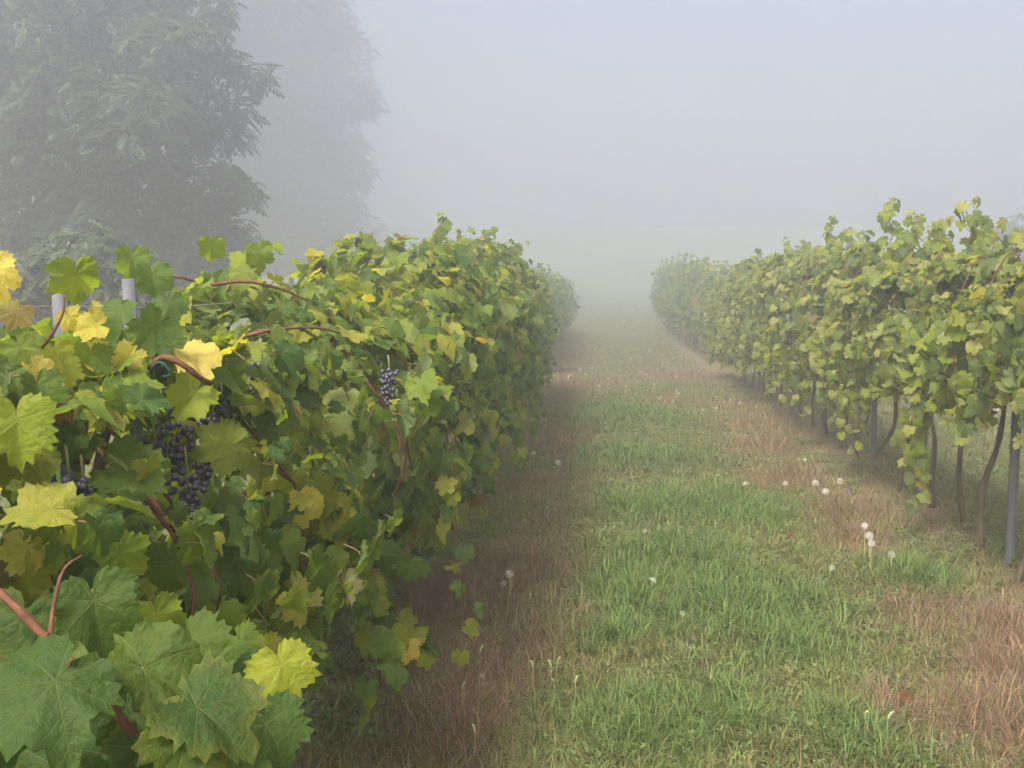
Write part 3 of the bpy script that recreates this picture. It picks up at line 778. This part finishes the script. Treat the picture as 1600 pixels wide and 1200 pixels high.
# ------------------------------------------------------------------ trellis posts and wires
def post(x, y, h, rz, label, group, w_=.045):
    base = np.array([x, y, gz1(x, y)])
    t = thing('trellis_post', label, 'post', base, group); t.rotation_euler = (R(random.uniform(-1, 1)), R(random.uniform(-1, 1)), rz)
    dp, tk = .032, .0035
    prof = [(-w_ / 2, dp), (-w_ / 2, 0), (w_ / 2, 0), (w_ / 2, dp), (w_ / 2 - tk, dp), (w_ / 2 - tk, tk), (-w_ / 2 + tk, tk), (-w_ / 2 + tk, dp)]
    n = len(prof); V = [(a, b, z) for z in (-.3, h) for a, b in prof]; T = []
    for j in range(n):
        k = (j + 1) % n; T += [(j, k, n + k), (j, n + k, n + j)]
    for a, b, c_, d_ in ((0, 1, 6, 7), (1, 2, 5, 6), (2, 3, 4, 5)):
        T += [(n + a, n + b, n + c_), (n + a, n + c_, n + d_)]
    link('channel', np_mesh('channel', np.array(V), np.array(T), [M_STEEL], smooth=False), t)
    hk = []
    for z in np.arange(.45, h - .05, .11):
        for s in (-1, 1):
            p = np.array([(s * w_ / 2, .014, z), (s * (w_ / 2 + .007), .014, z + .004), (s * (w_ / 2 + .008), .014, z + .018)])
            hk.append(tube(p, .0022, 4))
    link('hook', np_mesh('hook', *join(hk), [M_STEEL]), t)
    return t
GP = 'steel trellis posts'
LEFT_POSTS = ((2.31, 1.60, 'steel post rising behind the big lone leaf at the dense row end'), (2.69, 1.58, 'thin blue grey steel post beside yellow leaves in the dense row'),
              (3.96, 1.62, 'steel post half buried in leaves of the dense row above bare soil'), (7.91, 1.8, 'steel post showing under the dense row past the hanging shoot'),
              (12.2, 1.8, 'steel post deep in the dense row, below its tallest leaves'), (15.3, 1.75, 'pale steel post at the far bend of the dense row'))
for y, h, lab in LEFT_POSTS: post(LX + .04, y, h, R(20), lab, GP, .034)
RIGHT_POSTS = ((5.72, 1.75, 'tall bare galvanised post standing nearest in the bare trunk row'), (7.66, 1.9, 'post whose top peeks through pale leaves of the bare trunk row'),
               (9.03, 1.75, 'post beside the bow shaped yellowish vine trunk'), (11.13, 1.8, 'post at the straw covered soil of the bare trunk row'),
               (12.56, 1.8, 'post next past the straw patch in the bare trunk row'), (14.38, 1.8, 'last clear post of the bare trunk row before the fog'))
for y, h, lab in RIGHT_POSTS: post(RX + (-.07 if y < 6 else .02), y, h, R(-8), lab, GP)
def wire(cx, z, y0, y1, label):
    ys = np.arange(y0, y1 + .1, 1.3); P = np.stack([np.full(len(ys), cx), ys, gz(np.full(len(ys), cx), ys) + z + .012 * np.sin(ys * 1.7)], 1)
    tag(link('trellis_wire', np_mesh('trellis_wire', *tube(P, .0016, 5), [M_WIRE])), label, 'wire', 'trellis wires')
wire(LX, 1.52, .3, 16.4, 'upper steel wire through the top of the dense row')
wire(LX, 1.30, .3, 16.4, 'lower steel wire carrying the dense row')
wire(RX, 1.70, 4.4, 20.2, 'upper steel wire through the bare trunk row')
wire(RX, 1.36, 4.4, 20.2, 'lower steel wire carrying the bare trunk row')
P = point(243, 575, 2.02)
tp = curve([point(232, 585, 2.02), point(240, 572, 2.0), point(252, 566, 1.99), point(268, 585, 2.0), point(255, 588, 2.01)], 12)
tag(link('plastic_tie', np_mesh('plastic_tie', *tube(tp, .0026, 5), [M_TIE])), 'teal plastic tie looped round the red cane of the dense row', 'plastic tie')

# ------------------------------------------------------------------ trees in the fog
def leaf_spray():
    """a drooping compound leaf of nine leaflets, 1 unit long, along +Y, hanging to -Z"""
    V, T = [], []
    def leaflet(o, d, l):
        d = norm(np.array(d, float)); sd = norm(np.cross(d, [0, 0, 1.0])) * l * .30; o = np.array(o)
        b = len(V); m = o + d * l * .45; V.extend([o, m + sd + [0, 0, .02], o + d * l, m - sd + [0, 0, .02]]); T.extend([(b, b + 1, b + 2), (b, b + 2, b + 3)])
    for t in (.2, .42, .62, .8):
        p = (0, t, -.25 * t * t)
        for s in (-1, 1): leaflet(p, (s * .85, .5, -.45), .36 * (1.1 - .3 * t))
    leaflet((0, .9, -.2), (0, 1, -.6), .36)
    return np.array(V), np.array(T)
SPRAY = leaf_spray()
def crown_mesh(blobs, per, length, cols, seed, droop=.3):
    r = np.random.default_rng(seed); PS, OS, SS, CS = [], [], [], []
    for c, rad in blobs:
        n = int(per * (rad ** 2))
        o = norm(r.normal(0, 1, (n, 3))); rr = rad * (1 - np.abs(r.normal(0, .22, (n, 1)))) * (.6 + .75 * fbm(o[:, :1] * 2.6 + c[0], o[:, 2:] * 2.6 + c[2], 2))
        PS.append(np.asarray(c) + o * rr * [1, 1, .85]); OS.append(o); SS.append(length * r.uniform(.7, 1.25, n)); CS.append(cols[0] + (cols[1] - cols[0]) * r.random((n, 1)) * (.6 + .4 * r.random()))
    pos, out, sz, cc = np.vstack(PS), np.vstack(OS), np.concatenate(SS), np.vstack(CS)
    Y = norm(out + r.normal(0, .8, out.shape) + [0, 0, -droop]); Z = norm(np.array([0, 0, 1.0]) + out * .4 + r.normal(0, .3, out.shape))
    F = frames(Z, Y); V, T = SPRAY
    W = np.einsum('nij,vj->nvi', F, V) * sz[:, None, None] + pos[:, None]
    n = len(pos)
    return W.reshape(-1, 3), (T[None] + (np.arange(n) * len(V))[:, None, None]).reshape(-1, 3), np.repeat(cc, len(V), 0)
def tree(name, label, cat, root, blobs, per, length, cols, seed, r0=.22):
    """blobs in world coordinates; limbs run from the trunk into each clump"""
    root = np.array([root[0], root[1], gz1(*root)]); r = np.random.default_rng(seed)
    t = thing(name, label, cat, root)
    B = [(np.asarray(c) - root, rd) for c, rd in blobs]
    top = max(b[0][2] for b in B); cx = np.mean([b[0][0] for b in B]) * .4; cyy = np.mean([b[0][1] for b in B]) * .4
    tp = curve([(0, 0, -.2), (cx * .2, cyy * .2, top * .25), (cx * .7, cyy * .7, top * .55), (cx, cyy, top * .9)], 16)
    link('trunk', np_mesh('trunk', *tube(tp, np.linspace(r0, r0 * .3, len(tp)), 10), [M_TREEBARK]), t)
    for c, rd in B:
        k = int(np.clip(c[2] / max(top, .1) * .62, .12, .85) * (len(tp) - 1)); s = tp[k]
        mid = s + (c - s) * .5 + r.normal(0, .15, 3) + [0, 0, .12 * rd]
        lb = curve([s, mid, c + norm(c - s) * rd * .5], 8)
        link('limb', np_mesh('limb', *tube(lb, np.linspace(r0 * .36, r0 * .07, len(lb)), 6), [M_TREEBARK]), t)
    V, T, C = crown_mesh(B, per, length, np.array(cols), seed)
    link('crown', np_mesh('crown', V, T, [M_TREELEAF], attrs={'col': ('FLOAT_COLOR', np.hstack([C, np.ones((len(C), 1))]))}, smooth=False), t)
    return t
def blobs(lst, d0):
    r = np.random.default_rng(3); out = []
    for u, v, rp, dd in lst:
        d = d0 + dd; out.append((point(u, v, d), rp * d / FPX))
    return out
D1 = 23.5
tree('broadleaf_tree', 'big dark tree with drooping compound leaves at the foggy field edge', 'tree', (-15.0, 24.5),
     blobs([(60, 50, 115, 0), (190, 30, 100, 1), (270, 70, 62, -1), (318, 40, 26, 0), (345, 10, 24, 0), (340, 100, 40, -.5), (398, 118, 28, 0), (290, 170, 66, .5), (220, 190, 100, -1), (350, 205, 34, .5), (375, 165, 24, 0),
            (315, 290, 62, 0), (385, 298, 26, 0), (355, 270, 22, 0), (300, 370, 82, 1), (130, 190, 130, .5), (40, 290, 130, 1), (180, 320, 125, 1.5), (60, 180, 120, 2), (365, 375, 34, .5), (-120, 120, 150, 1),
            (-130, 330, 150, 1.5), (-60, -90, 150, 2), (120, -110, 130, 2), (260, -70, 90, 1), (-230, -40, 160, 2), (325, 60, 30, -1), (60, 440, 110, 2), (200, 440, 110, 2), (310, 440, 70, 2)], D1),
     430, .36, [(0.026, 0.056, 0.018), (0.068, 0.108, 0.034)], 21)
D2 = 62.0
tree('tall_tree', 'pale ghost of a tall tree behind the dark one, nearly lost in fog', 'tree', (-23.5, 64),
     blobs([(430, 40, 110, 0), (500, 60, 70, 2), (470, 150, 100, -1), (545, 150, 45, 0), (570, 152, 26, 0), (420, 240, 120, 1), (520, 240, 60, 0), (550, 265, 34, 1), (470, 320, 95, 0), (535, 350, 50, 1),
            (400, 380, 110, 2), (500, 410, 70, 0), (330, 120, 140, 3), (320, 300, 150, 3), (430, -60, 110, 2), (330, -80, 120, 2), (250, 60, 150, 4), (230, 260, 150, 4)], D2),
     85, .72, [(0.03, 0.055, 0.02), (0.065, 0.095, 0.032)], 22, .5)
tree('shrub', 'paler rounded shrub under the dark tree, behind the dense row', 'shrub', (-8.6, 14.6),
     blobs([(140, 400, 62, 0), (90, 415, 60, .3), (190, 420, 55, .3), (50, 430, 55, .6), (150, 440, 60, 0), (30, 450, 60, .2), (225, 450, 42, .4)], 14.0),
     700, .26, [(0.04, 0.062, 0.025), (0.085, 0.11, 0.048)], 23, .08)
tree('hedge_tree', 'faint small tree just above the bare trunk row in the fog', 'tree', (17.6, 40.0),
     blobs([(1590, 352, 24, 0), (1575, 362, 20, .5), (1620, 350, 34, 0), (1660, 365, 40, 0), (1600, 400, 50, .5), (1650, 420, 60, 1)], 40.0),
     110, .6, [(0.03, 0.055, 0.02), (0.07, 0.10, 0.035)], 24, .16)

# ------------------------------------------------------------------ grass and weeds of the alley
def blades(x, y, h, wd, lean, az, colr, curlf=.5):
    """three-triangle blades"""
    n = len(x); z = gz(x, y) - .006
    b = np.stack([x, y, z], 1); dirn = np.stack([np.cos(az), np.sin(az), np.zeros(n)], 1); sd = np.stack([-np.sin(az + RNG.normal(0, .8, n)), np.cos(az), np.zeros(n)], 1)
    sd = norm(sd) * (wd / 2)[:, None]
    mid = b + dirn * (h * lean * .32)[:, None] + np.array([0, 0, 1.0]) * (h * .58)[:, None]
    tip = b + dirn * (h * lean)[:, None] + np.array([0, 0, 1.0]) * (h * np.clip(1 - curlf * lean * .55, .25, 1))[:, None]
    V = np.stack([b - sd, b + sd, mid - sd * .75, mid + sd * .75, tip], 1).reshape(-1, 3)
    T = np.array([(0, 1, 3), (0, 3, 2), (2, 3, 4)])
    T = (T[None] + (np.arange(n) * 5)[:, None, None]).reshape(-1, 3)
    return V, T, np.repeat(colr, 5, 0)
def scatter(n, ylo, yhi, power=1.0):
    """places in the alley and beyond the rows, thinning out with distance"""
    t = RNG.random(n); y = (ylo ** (1 - power) + t * (yhi ** (1 - power) - ylo ** (1 - power))) ** (1 / (1 - power)) if power != 1 else ylo * (yhi / ylo) ** t
    x = RNG.uniform(0, 1, n) * (.47 * y + 1.0 + 2.3) - 2.3
    return x, y
def emit(name, parts):
    V, T, C, o = [], [], [], 0
    for v, t, c in parts: V.append(v); T.append(t + o); C.append(c); o += len(v)
    C = np.vstack(C); o_ = link(name, np_mesh(name, np.vstack(V), np.vstack(T), [M_BLADE], attrs={'col': ('FLOAT_COLOR', np.hstack([np.clip(C, .003, .8), np.ones((len(C), 1))]))}, smooth=False))
    o_['kind'] = 'stuff'
    return o_
def tufts(n, per, ylo, yhi, power, rad):
    x, y = scatter(n, ylo, yhi, power)
    a = RNG.uniform(0, 6.283, (n, per)); rr = rad * np.abs(RNG.normal(0, 1, (n, per)))
    X = (x[:, None] + np.cos(a) * rr); Y = (y[:, None] + np.sin(a) * rr)
    return X.ravel(), Y.ravel(), (a + RNG.normal(0, .7, a.shape)).ravel(), np.repeat(np.arange(n), per)
def vary(base, n, v=.22, hue=.10):
    c = np.asarray(base) * (1 + RNG.normal(0, v, (n, 1))) * (1 + RNG.normal(0, hue, (n, 3)))
    return np.clip(c, .004, .7)
# short green grass
def lawn(n, per, ylo, yhi, power):
    x, y, az, ti = tufts(n, per, ylo, yhi, power, .045)
    m = len(x); bare, rd, lu, gn = map_bare(x, y), map_red(x, y), map_lush(x, y), map_green(x, y)
    keep = RNG.random(m) > np.clip(bare * .80 + rd * .28, 0, .96)
    x, y, az, ti, rd, lu, gn, bare = [q[keep] for q in (x, y, az, ti, rd, lu, gn, bare)]; m = len(x)
    tv = RNG.random(n)[ti]
    h = RNG.uniform(.025, .075, m) * (.75 + .6 * gn) * (1 + .55 * lu) * (.8 + .4 * tv); wd = .0023 * (1 + y / 6.0) * RNG.uniform(.7, 1.4, m)
    c1, c2, c3 = np.array([.100, .136, .046]), np.array([.155, .195, .064]), np.array([.29, .235, .11])
    c = c1 + (c2 - c1) * np.clip(gn * 1.6 - .35 + .3 * (tv - .5), 0, 1)[:, None]
    c = c + (c3 - c) * (np.clip(RNG.normal(.20, .28, m) + .5 * rd + .25 * (vnoise(x * 2 + 80, y * 1.4) - .5), 0, 1) * (1 - .7 * lu))[:, None]
    c = c * np.array([.90, 1.06, .84]) ** lu[:, None]
    return blades(x, y, h, wd, RNG.uniform(.3, 1.6, m), az, vary(c, m, .26, .08))
emit('grass', [lawn(21000, 11, 2.4, 8, 1.0), lawn(11000, 11, 8, 16, 1.0), lawn(6500, 10, 16, 48, 1.2)])
# tall lush clumps
parts = []
for a, b, rr in LUSH:
    n = int(rr * rr * (900 if b < 8 else 420)); per = 9
    cx_ = a + RNG.normal(0, rr * .55, n); cy_ = b + RNG.normal(0, rr * .7, n)
    az = RNG.uniform(0, 6.283, (n, per)); rad = np.abs(RNG.normal(0, .022, (n, per)))
    X = (cx_[:, None] + np.cos(az) * rad).ravel(); Y = (cy_[:, None] + np.sin(az) * rad).ravel(); m = len(X)
    parts.append(blades(X, Y, RNG.uniform(.07, .17, m), .0034 * (1 + Y / 9) * RNG.uniform(.7, 1.3, m), RNG.uniform(.3, 1.35, m), az.ravel() + RNG.normal(0, .3, m), vary((.11, .18, .05), m, .22, .08)))
emit('tall_grass', parts)
# fine reddish finger grass in the two wheel tracks
def redgrass(n, ylo, yhi, power):
    x, y = scatter(n * 3, ylo, yhi, power); rd = map_red(x, y)
    k = RNG.random(len(x)) < rd * .95 + .02; x, y, rd = x[k], y[k], rd[k]; m = len(x)
    c = np.where(RNG.random((m, 1)) < .70, np.array([[.205, .128, .10]]), np.where(RNG.random((m, 1)) < .5, np.array([[.30, .23, .12]]), np.array([[.15, .155, .06]])))
    return blades(x, y, RNG.uniform(.05, .17, m) * (.6 + .8 * rd), .0015 * (1 + y / 5) * RNG.uniform(.7, 1.4, m), RNG.uniform(.2, 1.9, m), RNG.uniform(0, 6.28, m), vary(c, m, .22, .08))
emit('red_grass', [redgrass(50000, 2.4, 8, 1.0), redgrass(36000, 8, 30, 1.1)])
# dry straw and pale stalks
def straw(n, ylo, yhi):
    x, y = scatter(n, ylo, yhi, 1.0); k = RNG.random(n) < .25 + map_bare(x, y) * .9 + .4 * map_red(x, y); x, y = x[k], y[k]; m = len(x)
    flat = RNG.random(m) < .25 + map_bare(x, y)
    return blades(x, y, np.where(flat, RNG.uniform(.03, .10, m), RNG.uniform(.05, .16, m)), .0016 * (1 + y / 6), np.where(flat, RNG.uniform(1.4, 2.4, m), RNG.uniform(.3, 1.3, m)), RNG.uniform(0, 6.28, m),
                  vary((.30, .225, .125), m, .25, .07), np.where(flat, 1.0, .3)[:, ])
def stalks(u, v, n, sp, h0, h1):
    a, b = on_ground(u, v); x = a + RNG.normal(0, sp, n); y = b + RNG.normal(0, sp * 2, n)
    return blades(x, y, RNG.uniform(h0, h1, n), np.full(n, .0042), RNG.uniform(.0, .45, n), RNG.uniform(0, 6.28, n), vary((.46, .37, .20), n, .15, .05), .2)
emit('dry_stalks', [stalks(800, 950, 26, .14, .14, .27), stalks(920, 950, 10, .08, .08, .16), stalks(850, 740, 16, .2, .1, .22), stalks(1095, 735, 8, .15, .06, .14), stalks(1110, 655, 20, .35, .12, .22),
                    stalks(760, 1090, 14, .15, .1, .2), stalks(1230, 1080, 22, .3, .06, .14), stalks(1370, 870, 8, .08, .06, .1), straw(11000, 2.4, 9), straw(8000, 9, 26)])
# low broad weeds: rosettes of small oval leaves
def weeds(n, per, ylo, yhi):
    x, y = scatter(n, ylo, yhi, 1.0)
    k = RNG.random(n) < np.clip(.25 + .75 * map_bare(x, y) - .6 * map_red(x, y), 0.05, 1) * (fbm(x * 1.4 + 5, y * 1.4 + 6) > .42); x, y = x[k], y[k]; m = len(x)
    s = RNG.uniform(.006, .013, (m, per)) * (1 + y / 16)[:, None]; az = RNG.uniform(0, 6.283, (m, per)); rr = np.abs(RNG.normal(0, .035, (m, per)))
    P = np.stack([x[:, None] + np.cos(az) * rr, y[:, None] + np.sin(az) * rr], -1).reshape(-1, 2); az = az.ravel(); s = s.ravel(); q = len(P)
    z = gz(P[:, 0], P[:, 1]) + RNG.uniform(.004, .05, q)
    d = np.stack([np.cos(az), np.sin(az), RNG.uniform(-.3, .6, q)], 1); sd = np.stack([-np.sin(az), np.cos(az), RNG.normal(0, .3, q)], 1)
    b = np.stack([P[:, 0], P[:, 1], z], 1)
    V = np.stack([b, b + d * s[:, None] + sd * s[:, None] * .5, b + d * s[:, None] * 1.9, b + d * s[:, None] - sd * s[:, None] * .5], 1).reshape(-1, 3)
    T = (np.array([(0, 1, 2), (0, 2, 3)])[None] + (np.arange(q) * 4)[:, None, None]).reshape(-1, 3)
    c = np.where(RNG.random((m, 1)) < .8, np.array([[.12, .17, .06]]), np.array([[.12, .155, .075]]))
    return V, T, np.repeat(np.repeat(vary(c, m, .2, .08), per, 0), 4, 0)
emit('weeds', [weeds(13000, 16, 2.4, 8), weeds(9000, 14, 8, 20)])

# ------------------------------------------------------------------ dandelion clocks and foxtails
def clock_mesh(seed):
    r = np.random.default_rng(seed); n = 90
    k = np.arange(n) + .5; ph = np.arccos(1 - 2 * k / n); th = math.pi * (1 + 5 ** .5) * k
    D = np.stack([np.cos(th) * np.sin(ph), np.sin(th) * np.sin(ph), np.cos(ph)], 1); D = D[D[:, 2] > -.86]
    if seed > 2: D = D[(D @ norm(r.normal(0, 1, 3))) > (-.35 if seed == 3 else .1)]
    V, T = [], []
    for d in D:
        d = norm(d + r.normal(0, .05, 3)); a = norm(np.cross(d, [.3, .5, .8])); b = np.cross(d, a); o = len(V)
        V += [d * .2 + a * .012, d * .2 - a * .012, d * .92]; T.append((o, o + 1, o + 2))
        for j in range(7):                      # parasol of hairs
            t = j * 2 * math.pi / 7 + r.random(); e = a * math.cos(t) + b * math.sin(t); f = np.cross(d, e); o = len(V)
            V += [d * .88, d * 1.0 + e * .22 + f * .02, d * 1.0 + e * .22 - f * .02]; T.append((o, o + 1, o + 2))
    return np_mesh('seed_head', np.array(V), np.array(T), [M_PAPPUS], smooth=False)
CLOCKS = [clock_mesh(s) for s in (1, 2, 3, 4)]
def core_mesh():
    import bmesh
    bm = bmesh.new(); bmesh.ops.create_icosphere(bm, subdivisions=1, radius=.24)
    me = bpy.data.meshes.new('seed_core'); bm.to_mesh(me); bm.free(); me.materials.append(M_SEED); return me
CORE = core_mesh()
def dandelion(u, v, rpx, h, label, group):
    x, y = on_ground(u, v, h); g = gz1(x, y); d = (np.array([x, y, g + h]) - EYE) @ FWD
    t = thing('dandelion', label, 'dandelion', (x, y, g), group); r = random.Random(u * 7 + v)
    dx, dy = r.uniform(-.02, .02), r.uniform(-.02, .02); top = (0, 0, h)
    P = curve([(dx, dy, -.02), (dx * .7, dy * .6, h * .5), top], 8)
    link('stem', np_mesh('stem', *tube(P, np.linspace(.0034, .0026, len(P)) * max(1, d / 9), 5), [M_STEM]), t)
    s = r.uniform(.78, .98) * rpx * d / FPX
    hd = link('seed_head', CLOCKS[r.choice((0, 0, 1, 1, 2, 3))], t, top); hd.scale = (s,) * 3; hd.rotation_euler = (r.uniform(-.4, .4), r.uniform(-.4, .4), r.uniform(0, 6))
    c_ = link('seed_core', CORE, hd)
GD = 'dandelion seed heads in the alley'
for u, v, rp, h, lab in ((1351, 822, 7, .20, 'upper dandelion clock of three close together beside the bare trunk row'), (1358, 838, 7, .17, 'middle dandelion clock of three close together in the grass'),
                         (1362, 849, 7, .16, 'lower dandelion clock of three close together in the grass'), (1393, 868, 7, .14, 'white dandelion clock on a yellow stalk below the group of three'),
                         (1300, 889, 6, .06, 'low ragged dandelion clock in short grass, below the group of three'), (1019, 909, 7, .10, 'lone dandelion clock in the green middle of the alley'),
                         (1165, 758, 6, .13, 'lone dandelion clock behind the lush grass clump'), (1227, 756, 5, .10, 'dandelion clock in straw grass beside the lone one'),
                         (1274, 755, 6, .10, 'dandelion clock beside tiny white buds near the straw'), (1290, 768, 6, .14, 'round dandelion clock with dark centre near the straw'),
                         (1313, 752, 6, .08, 'dandelion clock at the edge of the straw patch'), (796, 897, 7, .17, 'white dandelion clock among tan stalks in the red grass'),
                         (787, 913, 5, .10, 'half blown dandelion clock lower among tan stalks'), (872, 723, 6, .16, 'round dandelion clock past the hanging leaves of the dense row'),
                         (834, 708, 4, .15, 'small dandelion clock on a thin stalk near the dense row'), (852, 654, 4, .14, 'dandelion clock in the haze beside the dense row'),
                         (1008, 831, 5, .06, 'flattened pale dandelion clock low in green grass'), (1257, 719, 3, .05, 'tiny bright white seed head on straw soil'),
                         (1066, 960, 5, .08, 'dull dandelion clock half sunk in dark grass'), (1558, 640, 3, .35, 'single white seed head against a trunk by the tall post')):
    dandelion(u, v, rp, h, lab, GD)
for u, v in ((1093, 625), (1141, 627), (1119, 638), (1156, 631), (1182, 637), (1098, 641), (1056, 588), (1060, 615), (1057, 613), (1010, 585), (996, 597), (968, 578), (945, 566), (935, 603), (978, 604),
             (915, 585), (904, 600), (925, 575), (951, 592), (1022, 601), (1000, 560), (890, 588), (1035, 570), (985, 560), (906, 578), (1030, 624), (930, 546), (1015, 548)):
    dandelion(u, v, 2.3, .13, 'small white dandelion clock far down the grassy alley', 'far dandelion clocks')
def fox_mesh():
    V, T = [], []; r = np.random.default_rng(5)
    P = curve([(0, 0, 0), (.004, 0, .02), (.012, 0, .036), (.022, 0, .045)], 8)
    body = tube(P, np.array([.003, .0055, .0062, .0062, .006, .005, .004, .0015])[:len(P)] if len(P) <= 8 else np.interp(np.linspace(0, 1, len(P)), [0, .3, .7, 1], [.003, .0062, .006, .0015]), 7)
    hv, ht = [], []
    for k in range(70):
        i = r.integers(1, len(P) - 1); d = norm(r.normal(0, 1, 3) + [.4, 0, .6]); a = norm(np.cross(d, [0, 1, .2])) * .0006; o = len(hv)
        hv += [P[i] + a, P[i] - a, P[i] + d * .014]; ht.append((o, o + 1, o + 2))
    return np_mesh('seed_spike', *join([body, (np.array(hv), np.array(ht))]), [M_FOX])
FOX = fox_mesh()
for k, (u, v, h, lab) in enumerate(((833, 1046, .13, 'bent green foxtail head leftmost of three in a row'), (861, 1046, .14, 'pale foxtail head in the middle of three in a row'), (870, 1041, .15, 'pale foxtail head right end of three in a row'),
                                   (866, 1070, .12, 'upright foxtail head under the row of three'), (899, 1072, .12, 'grey foxtail head at the dark wheel track'), (756, 1064, .12, 'small foxtail head in the thick of the red grass'),
                                   (722, 1080, .12, 'foxtail head at the bare soil side of the red grass'), (742, 1146, .11, 'foxtail head low in green grass below the red patch'), (750, 1022, .16, 'curled pale foxtail pair above the red grass'),
                                   (1387, 1125, .12, 'fat green foxtail head alone in the near grass'), (1352, 1125, .10, 'dull foxtail head beside the fat green one'))):
    x, y = on_ground(u, v, h); g = gz1(x, y)
    t = thing('foxtail', lab, 'foxtail grass', (x, y, g), 'foxtail heads in the near grass'); r = random.Random(k)
    P = curve([(r.uniform(-.04, .04), r.uniform(-.03, .03), -.01), (0, 0, h * .55), (0, 0, h)], 8)
    link('stem', np_mesh('stem', *tube(P, np.linspace(.0016, .001, len(P)), 4), [M_STEM]), t)
    f = link('seed_spike', FOX, t, (0, 0, h)); f.rotation_euler = (r.uniform(-.3, .3), r.uniform(-.2, .3), r.uniform(0, 6.28)); s = r.uniform(.6, .8); f.scale = (s, s, s)

# ------------------------------------------------------------------ fallen leaves on the grass
for u, v, sz, lab in ((1235, 840, .035, 'small reddish brown fallen leaf in the short green grass'), (1412, 1095, .04, 'rust red fallen leaf lying in the near grass by the red patch')):
    x, y = on_ground(u, v, .05); g = gz1(x, y)
    o = put_leaf(None, np.zeros(3), np.array([x, y, g + .06]), frames(np.array([[.1, -.55, .8]]), np.array([[.7, .5, .1]]))[0], sz, 1, M_LEAF_RUST, 3)
    o.name = 'fallen_leaf'; tag(o, lab, 'fallen leaf', 'fallen leaves in the alley')
